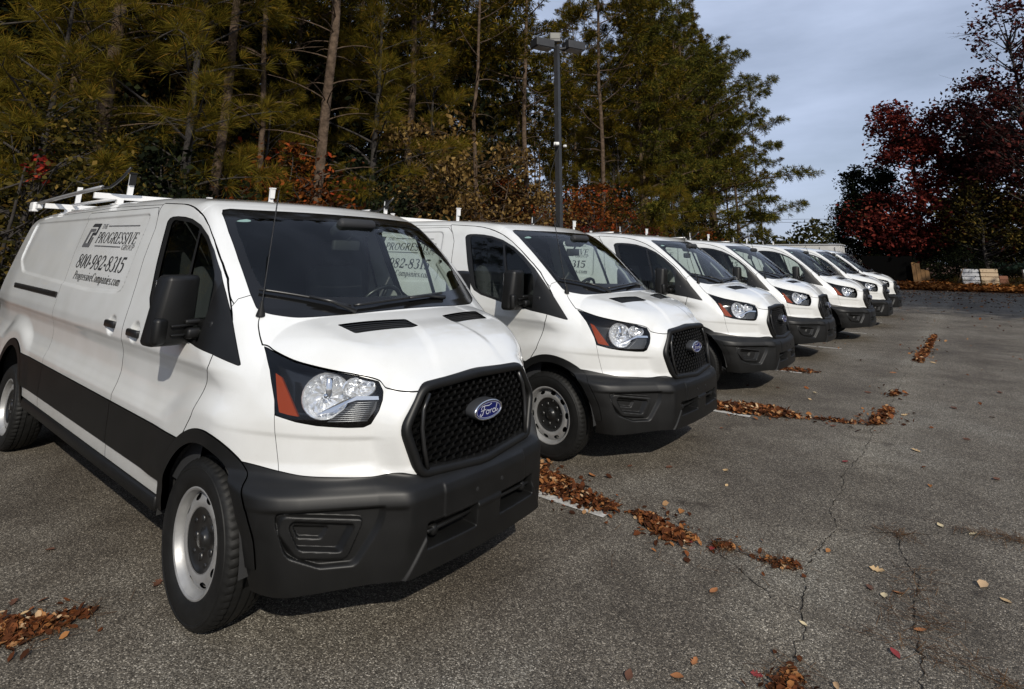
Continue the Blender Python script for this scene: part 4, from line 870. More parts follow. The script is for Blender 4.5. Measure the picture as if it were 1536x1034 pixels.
# ------------------------------------------------------------------ ground
def at(u, v, ax, val):
    """photograph pixel to the point where its line of sight meets the plane axis=val"""
    d = Vector([R_ROWS[0][i] * (u - 751.41) / 838.6925 + R_ROWS[1][i] * (v - 182.8) / 838.6925 + R_ROWS[2][i] for i in range(3)])
    c = Vector(CAM_POS); return c + d * ((val - c[ax]) / d[ax])
def asphalt_mat():
    m = bpy.data.materials.new('asphalt'); m.use_nodes = True; nt = m.node_tree; p = nt.nodes['Principled BSDF']; L = nt.links.new; N = nt.nodes.new
    tc = N('ShaderNodeTexCoord')
    def noise(s, det=4, r=.55, sc=(1, 1, 1)):
        mp = N('ShaderNodeMapping'); mp.inputs['Scale'].default_value = sc; L(tc.outputs['Object'], mp.inputs['Vector'])
        n = N('ShaderNodeTexNoise'); n.inputs['Scale'].default_value = s; n.inputs['Detail'].default_value = det; n.inputs['Roughness'].default_value = r; L(mp.outputs['Vector'], n.inputs['Vector']); return n.outputs['Fac']
    def ramp(fac, *st):
        r = N('ShaderNodeValToRGB'); e = r.color_ramp.elements
        while len(e) < len(st): e.new(.5)
        for el, (pos, col) in zip(e, st): el.position = pos; el.color = (*col, 1)
        L(fac, r.inputs['Fac']); return r.outputs['Color']
    def mul(a, b, f=1.0):
        x = N('ShaderNodeMix'); x.data_type = 'RGBA'; x.blend_type = 'MULTIPLY'; x.inputs['Factor'].default_value = f; L(a, x.inputs['A']); L(b, x.inputs['B']); return x.outputs['Result']
    v1 = N('ShaderNodeTexVoronoi'); v1.inputs['Scale'].default_value = 165; v1.inputs['Randomness'].default_value = 1; L(tc.outputs['Object'], v1.inputs['Vector'])
    sep = N('ShaderNodeSeparateColor'); L(v1.outputs['Color'], sep.inputs['Color'])
    stones = ramp(sep.outputs['Red'], (0, (.038, .033, .026)), (.42, (.106, .094, .077)), (.82, (.18, .163, .133)), (1, (.42, .39, .335)))
    v2 = N('ShaderNodeTexVoronoi'); v2.inputs['Scale'].default_value = 330; L(tc.outputs['Object'], v2.inputs['Vector']); s2 = N('ShaderNodeSeparateColor'); L(v2.outputs['Color'], s2.inputs['Color'])
    fine = ramp(s2.outputs['Green'], (0, (.58, .58, .58)), (.8, (1.0, 1.0, 1.0)), (1, (1.7, 1.7, 1.65)))
    big = ramp(noise(.55, 6), (.28, (.52, .48, .44)), (.50, (.98, .95, .91)), (.74, (1.34, 1.37, 1.38)))
    mid = ramp(noise(3.2, 5, .6), (.32, (.78, .76, .74)), (.6, (1.08, 1.08, 1.08)))
    drag = ramp(noise(1.4, 4, .5, (1, .22, 1)), (.35, (.88, .86, .84)), (.65, (1.06, 1.06, 1.06)))
    # pale worn band along the long joint, and drips of oil in the bays
    sx = N('ShaderNodeSeparateXYZ'); L(tc.outputs['Object'], sx.inputs[0]); wob = noise(1.1, 4)
    a1 = N('ShaderNodeMath'); a1.operation = 'MULTIPLY_ADD'; L(wob, a1.inputs[0]); a1.inputs[1].default_value = .55; a1.inputs[2].default_value = -2.36
    a2 = N('ShaderNodeMath'); a2.operation = 'ADD'; L(sx.outputs['X'], a2.inputs[0]); L(a1.outputs[0], a2.inputs[1]); a3 = N('ShaderNodeMath'); a3.operation = 'ABSOLUTE'; L(a2.outputs[0], a3.inputs[0])
    band = ramp(a3.outputs[0], (0, (1.34, 1.36, 1.36)), (.10, (1.22, 1.24, 1.24)), (.32, (1, 1, 1)))
    oil = ramp(noise(1.9, 3, .5), (.26, (.45, .42, .40)), (.33, (1, 1, 1)))
    c = mul(mul(mul(mul(mul(mul(stones, fine), big), mid), drag), band), oil); L(c, p.inputs['Base Color'])
    p.inputs['Roughness'].default_value = .82; p.inputs['Specular IOR Level'].default_value = .35
    b = N('ShaderNodeBump'); b.inputs['Strength'].default_value = .9; b.inputs['Distance'].default_value = .004; L(v1.outputs['Distance'], b.inputs['Height'])
    b.invert = True; L(b.outputs['Normal'], p.inputs['Normal'])
    return m
def ramp_island(name, stops, rough=.75, trans=.25, spec=.06):
    """each leaf its own colour out of a range"""
    m = bpy.data.materials.new(name); m.use_nodes = True; nt = m.node_tree; nt.nodes.clear(); N = nt.nodes.new; L = nt.links.new
    g_ = N('ShaderNodeNewGeometry'); r = N('ShaderNodeValToRGB'); e = r.color_ramp.elements
    while len(e) < len(stops): e.new(.5)
    for el, (pos, col) in zip(e, stops): el.position = pos; el.color = (*col, 1)
    L(g_.outputs['Random Per Island'], r.inputs['Fac'])
    p = N('ShaderNodeBsdfPrincipled'); p.inputs['Roughness'].default_value = rough; p.inputs['Specular IOR Level'].default_value = spec; L(r.outputs['Color'], p.inputs['Base Color'])
    o = N('ShaderNodeOutputMaterial')
    if trans:
        t = N('ShaderNodeBsdfTranslucent'); L(r.outputs['Color'], t.inputs['Color']); mx = N('ShaderNodeMixShader'); mx.inputs['Fac'].default_value = trans
        L(p.outputs['BSDF'], mx.inputs[1]); L(t.outputs['BSDF'], mx.inputs[2]); L(mx.outputs['Shader'], o.inputs['Surface'])
    else: L(p.outputs['BSDF'], o.inputs['Surface'])
    return m
M['asphalt'] = asphalt_mat()
M['line'] = mat('line_paint', (.42, .405, .37), .7, var=(30, .45), bump=(120, .5, .003))
M['crack'] = mat('crack_dark', (.018, .016, .014), .95, spec=.05, var=(40, .6))
M['litter'] = mat('leaf_litter_ground', (.13, .055, .02), .95, var=(9, .6, 8), bump=(14, 1, .05))
M['bark'] = mat('bark', (.085, .060, .042), .95, var=(7, .5, 8), bump=(16, 1, .03), spec=.1)
M['bark_dark'] = mat('bark_dark', (.032, .027, .023), .9, var=(7, .4, 8))
M['needle'] = ramp_island('pine_needles', [(0, (.008, .008, .0015)), (.45, (.052, .046, .005)), (.8, (.13, .10, .009)), (1, (.22, .12, .014))], .7, .25)
M['needle_olive'] = ramp_island('pine_needles_olive', [(0, (.018, .014, .002)), (.45, (.105, .088, .011)), (.85, (.21, .160, .018)), (1, (.30, .15, .022))], .7, .3)
M['needle_edge'] = ramp_island('pine_needles_edge', [(0, (.010, .011, .002)), (.45, (.056, .062, .011)), (.8, (.135, .128, .019)), (1, (.23, .155, .024))], .7, .25)
M['needle_far'] = ramp_island('pine_needles_dark', [(0, (.006, .007, .002)), (.6, (.022, .023, .005)), (1, (.055, .048, .010))], .6, .2)
M['leaf_brown'] = ramp_island('leaves_brown', [(0, (.014, .008, .003)), (.45, (.085, .048, .014)), (.8, (.18, .11, .034)), (1, (.30, .20, .075))])
M['leaf_olive'] = ramp_island('leaves_olive', [(0, (.006, .006, .002)), (.5, (.032, .028, .006)), (.85, (.10, .075, .017)), (1, (.20, .125, .03))])
M['leaf_russet'] = ramp_island('leaves_russet', [(0, (.016, .005, .002)), (.5, (.10, .030, .008)), (.85, (.19, .066, .012)), (1, (.30, .04, .014))])
M['leaf_red'] = ramp_island('leaves_red', [(0, (.012, .002, .003)), (.45, (.080, .013, .011)), (.85, (.175, .030, .022)), (1, (.29, .075, .045))])
M['leaf_crimson'] = ramp_island('leaves_crimson', [(0, (.06, .006, .006)), (.6, (.20, .016, .014)), (1, (.32, .05, .02))])
M['leaf_maroon'] = ramp_island('leaves_maroon', [(0, (.007, .0035, .003)), (.5, (.034, .010, .009)), (.85, (.080, .018, .016)), (1, (.14, .038, .028))])
M['leaf_dark'] = ramp_island('leaves_dark_green', [(0, (.004, .006, .003)), (.6, (.010, .014, .006)), (1, (.026, .032, .012))])
M['dry_leaf'] = ramp_island('dry_leaves', [(0, (.030, .013, .007)), (.40, (.095, .032, .013)), (.70, (.18, .062, .022)), (.86, (.29, .125, .042)), (.95, (.40, .24, .12)), (1, (.5, .36, .22))], .75, .1)
M['rust_leaf'] = ramp_island('rust_leaves', [(0, (.09, .030, .009)), (.5, (.24, .085, .022)), (1, (.42, .18, .05))], .8, .1)
M['straw'] = ramp_island('pine_straw', [(0, (.035, .018, .009)), (.6, (.09, .045, .02)), (1, (.17, .10, .05))], .8, 0)
def sheet(name, x0, x1, y0, y1, z, m, kind='structure'):
    mb = MB(); mb.add([(x0, y0, z), (x1, y0, z), (x1, y1, z), (x0, y1, z)], [(0, 1, 2, 3)]); o = mb.build(name, m); tag(o, kind=kind); return o
sheet('ground', -900, 900, -600, 1500, -.06, M['litter'])
park = MB(); park.add([(-6.3, -40, 0), (60, -40, 0), (60, 43, 0), (-6.3, 43, 0), (-6.3, -40, -.3), (60, -40, -.3), (60, 43, -.3), (-6.3, 43, -.3)], [(0, 1, 2, 3), (0, 3, 7, 4), (3, 2, 6, 7)])
tag(park.build('parking_lot', M['asphalt']), kind='structure')
# wood floor and the littered verge at the far end of the lot, gently uneven
def rough_sheet(name, x0, x1, y0, y1, nx, ny, z, amp, m, seed, ramp_y=0):
    r = np.random.default_rng(seed); gx_, gy_ = np.meshgrid(np.linspace(x0, x1, nx), np.linspace(y0, y1, ny), indexing='ij')
    gz = z + amp * (np.sin(gx_ * .9 + gy_ * .5) * .5 + np.sin(gx_ * .37 - gy_ * .81 + 1) * .5) + amp * .4 * r.random(gx_.shape)
    if ramp_y: gz = np.where(gy_ < y0 + ramp_y, -.03 + (gz + .03) * (gy_ - y0) / ramp_y, gz) + .13 * np.clip(gy_ - 43, 0, 4.5)
    V = np.stack([gx_, gy_, gz], -1).reshape(-1, 3); i, j = np.meshgrid(np.arange(nx - 1), np.arange(ny - 1), indexing='ij'); b = (i * ny + j).ravel()
    return new_obj(name, mesh_np(name, V, np.stack([b, b + ny, b + ny + 1, b + 1], 1), None, True), None, m)
tag(rough_sheet('forest_floor', -60, -6.3, -40, 110, 60, 120, .06, .08, M['litter'], 3), kind='structure')
tag(rough_sheet('verge', -6.3, 50, 41.6, 75, 70, 60, .10, .05, M['litter'], 4, 2.2), kind='structure')

# painted bay lines, worn
def bay_line(y, x1, x0=-4.4, w=.085, seed=1):
    r = random.Random(seed); mb = MB(); x = x0; n = 0
    while x < x1:
        ln = min(r.uniform(.25, .6), x1 - x); e1, e2 = r.uniform(-.008, .008), r.uniform(-.008, .008)
        mb.add([(x, y - w / 2 + e1, .004), (x + ln, y - w / 2 + e2, .004), (x + ln, y + w / 2 + e1, .004), (x, y + w / 2 + e2, .004)], [(0, 1, 2, 3)]); x += ln + (r.uniform(.01, .05) if r.random() < .3 else .0005)
    return mb
for i, (y, xe) in enumerate(((-1.95, .85), (1.33, .90), (4.55, .92), (7.68, .80), (10.95, .85), (14.2, .9), (17.4, .9), (20.6, .9))):
    o = bay_line(y, xe, seed=i).build('bay_line', M['line'])
    tag(o, kind='structure')
# cracks: wandering dark ribbons with ragged width
def crack(name, pts, w=.008, seed=0, depth=.003):
    r = random.Random(seed); P = []
    for a, b in zip(pts[:-1], pts[1:]):
        a, b = Vector(a), Vector(b); n = max(3, int((b - a).length / .025)); t_ = Vector((-(b - a).y, (b - a).x)).normalized(); off = 0
        for i in range(n):
            off += r.gauss(0, .006); off *= .93; P.append(a.lerp(b, i / n) + t_ * off)
    P.append(Vector(pts[-1])); vs = []; fs = []
    for i, p in enumerate(P):
        d = (P[min(i + 1, len(P) - 1)] - P[max(i - 1, 0)]).normalized(); n = Vector((-d.y, d.x)); k = w * (.12 + 1.1 * r.random()**1.6) * (.3 if i in (0, len(P) - 1) else 1)
        vs += [(p.x + n.x * k / 2, p.y + n.y * k / 2, depth), (p.x - n.x * k / 2, p.y - n.y * k / 2, depth)]
        if i: fs.append((2 * i - 2, 2 * i - 1, 2 * i + 1, 2 * i))
    mb = MB(); mb.add(vs, fs); o = mb.build(name, M['crack']); tag(o, kind='structure'); return o
CR = [[(2.13, 2.13), (2.09, 1.70), (2.074, 1.447), (2.12, 1.20), (2.141, 1.034), (2.18, .75), (2.227, .429), (2.30, -.6)], [(2.06, 2.30), (2.13, 2.13), (2.25, 2.19), (2.413, 2.283)], [(2.413, 2.283), (2.47, 2.05), (2.572, 1.78), (2.58, 1.5), (2.59, 1.3), (2.63, 1.0), (2.635, .77), (2.62, .3)],
      [(1.55, 1.37), (1.72, 1.40), (1.897, 1.41), (2.074, 1.447)], [(1.62, 1.33), (1.85, 1.16), (2.0, 1.03), (2.13, 1.02)], [(2.63, 1.0), (2.76, 1.03), (2.9, 1.0), (3.2, 1.05)], [(2.413, 2.283), (2.81, 2.62), (3.4, 2.7), (4.2, 2.9)],
      [(1.41, 4.85), (1.7, 4.95), (2.02, 5.06)], [(2.02, 5.06), (2.06, 6.1), (2.06, 7.07), (2.02, 9), (2.1, 12), (2.05, 16), (2.1, 22)], [(2.06, 2.30), (2.0, 3.2), (2.04, 4.2), (2.02, 5.06)], [(2.6, 9.2), (3.4, 9.0), (4.6, 9.3), (6, 9.1)], [(2.05, 12.4), (3.3, 12.7), (5, 12.5), (7, 12.9)]]
for i, c in enumerate(CR): crack('pavement_crack', c, .0072 if i < 3 else .0055, i)

# ------------------------------------------------------------------ fallen leaves
def leaf_cloud(pts, size, rng, tilt=.36, curl=.3):
    """pts Nx3; every leaf six-cornered, folded along the midrib and curled"""
    n = len(pts); s = size * (.6 + .8 * rng.random(n)); a = rng.random(n) * 2 * np.pi; t1 = rng.normal(0, tilt, n); t2 = rng.normal(0, tilt, n)
    base = np.array([(-.5, 0, 0), (-.18, .26, .10), (.20, .24, .10), (.5, 0, .02), (.20, -.24, .10), (-.18, -.26, .10)]); P = np.repeat(base[None], n, 0).copy()
    cu = curl * (rng.random(n) * 2 - .6); P[:, :, 2] = P[:, :, 2] * (.4 + 1.8 * rng.random(n))[:, None] + cu[:, None] * base[None, :, 0]**2; P[:, :, 1] *= (.7 + .6 * rng.random(n))[:, None]
    P *= s[:, None, None]
    c1, s1 = np.cos(t1)[:, None], np.sin(t1)[:, None]; y, z = P[..., 1] * c1 - P[..., 2] * s1, P[..., 1] * s1 + P[..., 2] * c1; P[..., 1], P[..., 2] = y, z
    c1, s1 = np.cos(t2)[:, None], np.sin(t2)[:, None]; x, z = P[..., 0] * c1 + P[..., 2] * s1, -P[..., 0] * s1 + P[..., 2] * c1; P[..., 0], P[..., 2] = x, z
    c1, s1 = np.cos(a)[:, None], np.sin(a)[:, None]; x, y = P[..., 0] * c1 - P[..., 1] * s1, P[..., 0] * s1 + P[..., 1] * c1; P[..., 0], P[..., 1] = x, y
    P[..., 2] -= np.minimum(P[..., 2].min(1), 0)[:, None] * .8
    P += pts[:, None, :]; V = P.reshape(-1, 3); b = np.arange(n) * 6
    return V, np.concatenate([np.stack([b, b + 3, b + 2, b + 1], 1), np.stack([b, b + 5, b + 4, b + 3], 1)])
def pile(name, poly, n, size, seed, label, height=.032, m='dry_leaf'):
    r = np.random.default_rng(seed); P = np.asarray(poly); lo, hi = P.min(0), P.max(0); pts = np.zeros((0, 2))
    while len(pts) < n:
        c = lo + (hi - lo) * r.random((n * 2, 2)); c += r.normal(0, .012, c.shape); sd = poly_sdf(P, c[:, 0], c[:, 1]); pts = np.concatenate([pts, c[(sd < .01) & (r.random(len(c)) < .25 + .75 * np.clip(-sd / .05, 0, 1))]])
    pts = pts[:n]; ko = r.random(n) < .14; pts[ko] += r.normal(0, .10, (int(ko.sum()), 2)); sd = np.clip(-poly_sdf(P, pts[:, 0], pts[:, 1]), 0, .1); z = .004 + r.random(n) * height * (sd / .1 + .1)
    V, Q = leaf_cloud(np.column_stack([pts, z]), size, r); o = new_obj(name, mesh_np(name, V, Q), None, M[m]); tag(o, label, 'leaves', 'drifts of fallen leaves along the bay lines', 'stuff'); return o
pile('leaf_drift', [(-.2, 1.37), (.15, 1.33), (.45, 1.345), (.80, 1.31), (.96, 1.38), (.92, 1.52), (.60, 1.60), (.42, 1.72), (.2, 1.72), (.05, 1.86), (-.3, 1.8)], 1444, 0.043, 1, 'drift of brown leaves lying over the white bay line beside the nearest van')
pile('leaf_drift', [(1.02, 1.48), (1.10, 1.40), (1.28, 1.28), (1.34, 1.25), (1.50, 1.36), (1.45, 1.42), (1.30, 1.46), (1.12, 1.55)], 494, 0.041, 2, 'tapering drift of leaves just past the end of the white bay line')
pile('leaf_drift', [(1.58, 1.36), (1.68, 1.37), (1.74, 1.43), (1.66, 1.46), (1.58, 1.42)], 68, 0.037, 3, 'small tuft of leaves on the crack past the leaf drift', .02)
pile('leaf_drift', [(.2, 4.5), (.42, 4.53), (.9, 4.60), (1.38, 4.80), (1.40, 4.90), (1.1, 5.1), (.85, 5.15), (.5, 4.95), (.2, 4.8)], 1178, 0.052, 4, 'wide drift of leaves in front of the second and third vans')
pile('leaf_drift', [(1.40, 4.84), (1.7, 4.92), (1.95, 5.0), (2.0, 5.1), (1.6, 5.02), (1.4, 4.93)], 133, 0.044, 5, 'thin trail of leaves leading to the long pavement crack', .015)
pile('leaf_drift', [(1.93, 5.0), (2.08, 5.1), (2.14, 5.6), (2.12, 6.0), (2.02, 6.1), (1.98, 5.6)], 437, 0.048, 6, 'band of leaves lying on the long crack beyond the open asphalt', .02)
pile('leaf_drift', [(2.0, 6.7), (2.1, 6.8), (2.1, 7.1), (2.02, 7.2)], 85, 0.052, 7, 'handful of leaves farther up the long crack', .02)
pile('leaf_drift', [(-.68, -1.7), (-.42, -1.48), (-.44, -1.20), (-.50, -1.17), (-.58, -1.32), (-.72, -1.46), (-.85, -1.7)], 627, 0.036, 8, 'drift of leaves and straw at the bottom left corner, beside the nearest van', .02)
pile('leaf_drift', [(2.16, .30), (2.27, .32), (2.26, .52), (2.20, .56), (2.15, .45)], 171, 0.033, 9, 'clump of orange leaves and straw on the crack at the bottom edge', .02)
pile('leaf_drift', [(1.84, 1.38), (1.98, 1.36), (2.06, 1.42), (2.03, 1.50), (1.90, 1.45)], 114, 0.030, 10, 'little clump of leaves where two pavement cracks meet', .02)
pile('leaf_drift', [(.35, 7.60), (.9, 7.72), (1.05, 7.95), (.7, 8.0), (.4, 7.85)], 209, 0.052, 11, 'leaves about the end of the bay line by the third van', .02)
pile('leaf_drift', [(2.02, 10.2), (2.18, 10.0), (2.24, 12.5), (2.22, 15), (2.12, 15), (2.08, 12)], 798, 0.056, 12, 'long straggling line of leaves far up the lot', .02)
# needles of pine straw in the same drifts
def straw(n, boxes, seed):
    r = np.random.default_rng(seed); V = []; Q = []
    for k in range(n):
        x0, y0, sx, sy = boxes[k % len(boxes)]; x = x0 + r.normal(0, sx); y = y0 + r.normal(0, sy); a = r.random() * 6.28; l = .05 + .07 * r.random(); w = .0011
        d = np.array([np.cos(a), np.sin(a)]); nn = np.array([-d[1], d[0]]) * w; z = .005 + .02 * r.random(); b = len(V); z2 = .004 + .018 * r.random()
        V += [(*(np.array([x, y]) + nn), z), (*(np.array([x, y]) - nn), z), (*(np.array([x, y]) - nn + d * l), z2), (*(np.array([x, y]) + nn + d * l), z2)]; Q.append((b, b + 1, b + 2, b + 3))
    o = new_obj('pine_straw', mesh_np('pine_straw', np.array(V), np.array(Q)), None, M['straw']); tag(o, 'loose brown pine straw scattered over the asphalt cracks and drifts', 'pine straw', None, 'stuff')
straw(1050, [(.1, 1.78, .10, .06), (-.5, -1.3, .06, .1), (2.2, .42, .04, .08), (1.93, 1.42, .06, .02), (2.42, 2.27, .05, .04), (2.57, 1.6, .05, .14), (2.62, 1.05, .12, .06), (2.9, 1.0, .12, .02), (1.65, 1.40, .06, .02), (2.85, 2.62, .10, .02), (.6, 1.5, .3, .08), (2.6, 1.3, .09, .05), (2.0, 5.4, .06, .3), (1.5, 1.3, .3, .2), (3.0, 2.68, .05, .02)], 5)
# single leaves on open asphalt
def one_leaf(kind, seed, size):
    r = random.Random(seed); mb = MB(); n = 9
    prof = [(-.5, 0), (-.36, .12), (-.15, .26), (.08, .28), (.28, .18), (.42, .07), (.5, 0)]
    if kind == 'lobed': prof = [(-.5, 0), (-.38, .10), (-.22, .30), (-.12, .14), (.05, .36), (.12, .15), (.30, .22), (.5, 0)]
    cu = r.uniform(.2, .6); ve = r.uniform(.15, .5); vs = []
    for x, w in prof: vs += [(x * size, w * size, (ve * w + cu * x * x) * size + .002), (x * size, 0, cu * x * x * size + .002), (x * size, -w * size, (ve * w * .8 + cu * x * x) * size + .002)]
    fs = []
    for i in range(len(prof) - 1): fs += [(3 * i, 3 * i + 1, 3 * i + 4, 3 * i + 3), (3 * i + 1, 3 * i + 2, 3 * i + 5, 3 * i + 4)]
    mb.add(vs, fs); me = mb.build('leaf_src', None, None, smooth=True); d = me.data; bpy.data.objects.remove(me)
    st = MB(); return d
LEAFC = {'tan': mat('leaf_tan', (.44, .30, .15), .7), 'orange': mat('leaf_orange', (.30, .12, .04), .7), 'red': mat('leaf_wine', (.20, .022, .02), .6), 'brown': mat('leaf_dry_brown', (.09, .036, .018), .8), 'pale': mat('leaf_pale', (.55, .45, .27), .7)}
LM = {}
def leaf_mesh(kind, col, seed):
    k = (kind, col, seed)
    if k not in LM: d = one_leaf(kind, seed, 1.0); d.materials.append(LEAFC[col]); LM[k] = d
    return LM[k]
SINGLE = [((1316, 857), 'tan', .075), ((1327, 895), 'pale', .06), ((1348, 892), 'orange', .06), ((1305, 883), 'brown', .06), ((1381, 948), 'orange', .06), ((1343, 982), 'red', .06), ((1461, 803), 'pale', .06), ((1509, 903), 'tan', .06), ((1268, 694), 'red', .07), ((1374, 677), 'tan', .08), ((1071, 889), 'orange', .065),
          ((1205, 937), 'pale', .04), ((1042, 995), 'orange', .05), ((1016, 1017), 'orange', .06), ((943, 1016), 'brown', .06), ((1135, 1014), 'red', .05), ((1411, 790), 'pale', .06), ((75, 826), 'brown', .06), ((235, 878), 'brown', .07), ((945, 700), 'brown', .05), ((888, 715), 'orange', .09), ((1004, 702), 'brown', .07), ((1089, 707), 'tan', .06), ((1090, 729), 'tan', .04), ((1030, 815), 'red', .09), ((1068, 824), 'red', .06),
          ((1302, 590), 'brown', .09), ((1215, 600), 'tan', .08), ((1250, 640), 'brown', .07), ((1431, 613), 'brown', .10), ((1357, 624), 'tan', .08), ((1450, 660), 'brown', .08), ((1495, 720), 'brown', .07), ((20, 905), 'brown', .06), ((36, 922), 'tan', .04), ((1178, 540), 'tan', .1), ((1222, 590), 'pale', .08), ((1400, 545), 'tan', .1), ((1500, 590), 'brown', .1), ((1340, 560), 'orange', .1)]
for i, (px, col, sz) in enumerate(SINGLE):
    p = at(px[0], px[1], 2, 0.0); o = new_obj('fallen_leaf', leaf_mesh('lobed' if i % 3 == 0 else 'plain', col, i % 4)); o.location = (p.x, p.y, .003); o.scale = (sz, sz, sz); o.rotation_euler = (random.Random(i).uniform(-.25, .25), random.Random(i + 9).uniform(-.2, .2), i * 1.7)
    tag(o, {'tan': 'tan dry leaf lying alone on the open asphalt', 'orange': 'orange dry leaf lying alone on the open asphalt', 'red': 'wine red leaf lying alone on the open asphalt', 'brown': 'dark brown leaf lying alone on the open asphalt', 'pale': 'pale cream leaf lying alone on the open asphalt'}[col], 'leaf', 'single %s leaves on the asphalt' % col)
# thin scatter far up the lot, past counting
def scatter(name, n, fn, size, seed, m, label):
    r = np.random.default_rng(seed); pts = fn(r, n); V, Q = leaf_cloud(pts, size, r, .35); o = new_obj(name, mesh_np(name, V, Q), None, M[m]); tag(o, label, 'leaves', None, 'stuff')
scatter('leaf_scatter', 2600, lambda r, n: np.column_stack([r.uniform(-5, 22, n), 43 - np.abs(r.normal(0, 9, n)), np.full(n, .004)]), .10, 21, 'dry_leaf', 'dark leaves strewn thinly over the far end of the lot')
def litter_pts(r, n):
    y = 42.2 + np.abs(r.normal(0, 2.4, n)); return np.column_stack([r.uniform(-6, 26, n), y, .05 + .12 * r.random(n) + .13 * np.clip(y - 43, 0, 4.5)])
scatter('leaf_litter', 17000, litter_pts, .20, 22, 'rust_leaf', 'deep rust-coloured leaf litter along the verge under the trees')
scatter('leaf_scatter', 260, lambda r, n: np.column_stack([r.uniform(-1, 9, n), r.uniform(.5, 24, n), np.full(n, .004)]), .055, 23, 'dry_leaf', 'tiny leaf scraps strewn over the near half of the lot')
tag(rough_sheet('verge', 13.5, 48, 6, 44, 50, 50, .14, .05, M['litter'], 6), kind='structure')
# ------------------------------------------------------------------ trees: tapered trunk with limbs, crown of needle tufts or leaves
def tubes_np(paths, n=6):
    """list of (points Kx3, radii K) -> one mesh"""
    VV, QQ = [], []; base = 0
    for P, Rr in paths:
        P = np.asarray(P, float); K = len(P); d = np.gradient(P, axis=0); d /= np.maximum(np.linalg.norm(d, axis=1), 1e-9)[:, None]
        a = np.where(np.abs(d[:, 2:3]) < .9, np.array([[0, 0, 1.]]), np.array([[1., 0, 0]])); u = np.cross(d, a); u /= np.maximum(np.linalg.norm(u, axis=1), 1e-9)[:, None]; w = np.cross(d, u)
        th = np.arange(n) * 2 * np.pi / n; ring = P[:, None] + (u[:, None] * np.cos(th)[None, :, None] + w[:, None] * np.sin(th)[None, :, None]) * np.asarray(Rr)[:, None, None]
        VV.append(ring.reshape(-1, 3)); i, k = np.meshgrid(np.arange(K - 1), np.arange(n), indexing='ij'); b = base + i * n + k; b2 = base + i * n + (k + 1) % n
        QQ.append(np.stack([b.ravel(), b2.ravel(), (b2 + n).ravel(), (b + n).ravel()], 1)); base += K * n
    return np.concatenate(VV), np.concatenate(QQ)
def needles_np(C, D, length, width, per, rng, spread=.9):
    """tufts at C pointing along D: thin blades"""
    n = len(C) * per; c = np.repeat(C, per, 0); d = np.repeat(D, per, 0) + rng.normal(0, spread, (n, 3)); d /= np.linalg.norm(d, axis=1)[:, None]
    l = length * (.6 + .6 * rng.random(n))[:, None]; s = np.cross(d, rng.normal(0, 1, (n, 3))); s /= np.maximum(np.linalg.norm(s, axis=1), 1e-6)[:, None]; s *= width / 2
    tip = c + d * l; tip[:, 2] -= .12 * l[:, 0]; mid = c + d * l * .55
    V = np.stack([c + d * l * .06, mid + s, tip, mid - s], 1).reshape(-1, 3); b = np.arange(n) * 4
    return V, np.stack([b, b + 1, b + 2, b + 3], 1)
def leaves_np(C, size, rng, flat=.5):
    n = len(C); a = rng.normal(0, 1, (n, 3)); a[:, 2] *= flat; a /= np.linalg.norm(a, axis=1)[:, None]; b = np.cross(a, rng.normal(0, 1, (n, 3))); b /= np.maximum(np.linalg.norm(b, axis=1), 1e-6)[:, None]
    s = (size * (.6 + .8 * rng.random(n)))[:, None]; a = a * s; b = b * s * .55
    V = np.stack([C - a * .5, C + b * .5 - a * .05, C + a * .5, C - b * .5 - a * .05], 1).reshape(-1, 3); i = np.arange(n) * 4
    return V, np.stack([i, i + 1, i + 2, i + 3], 1)
def curve(p0, p1, bend, k=6):
    t = np.linspace(0, 1, k)[:, None]; return p0 * (1 - t) + p1 * t + np.asarray(bend) * (t * (1 - t) * 4)
def make_tree(name, wood, wood_m, crown, crown_m):
    root = empty(name)
    V, Q = wood; new_obj('trunk', mesh_np('trunk', V, Q, None, True), root, M[wood_m])
    for (V, Q), m in zip(crown, crown_m): new_obj('crown', mesh_np('crown', V, Q), root, M[m])
    return root
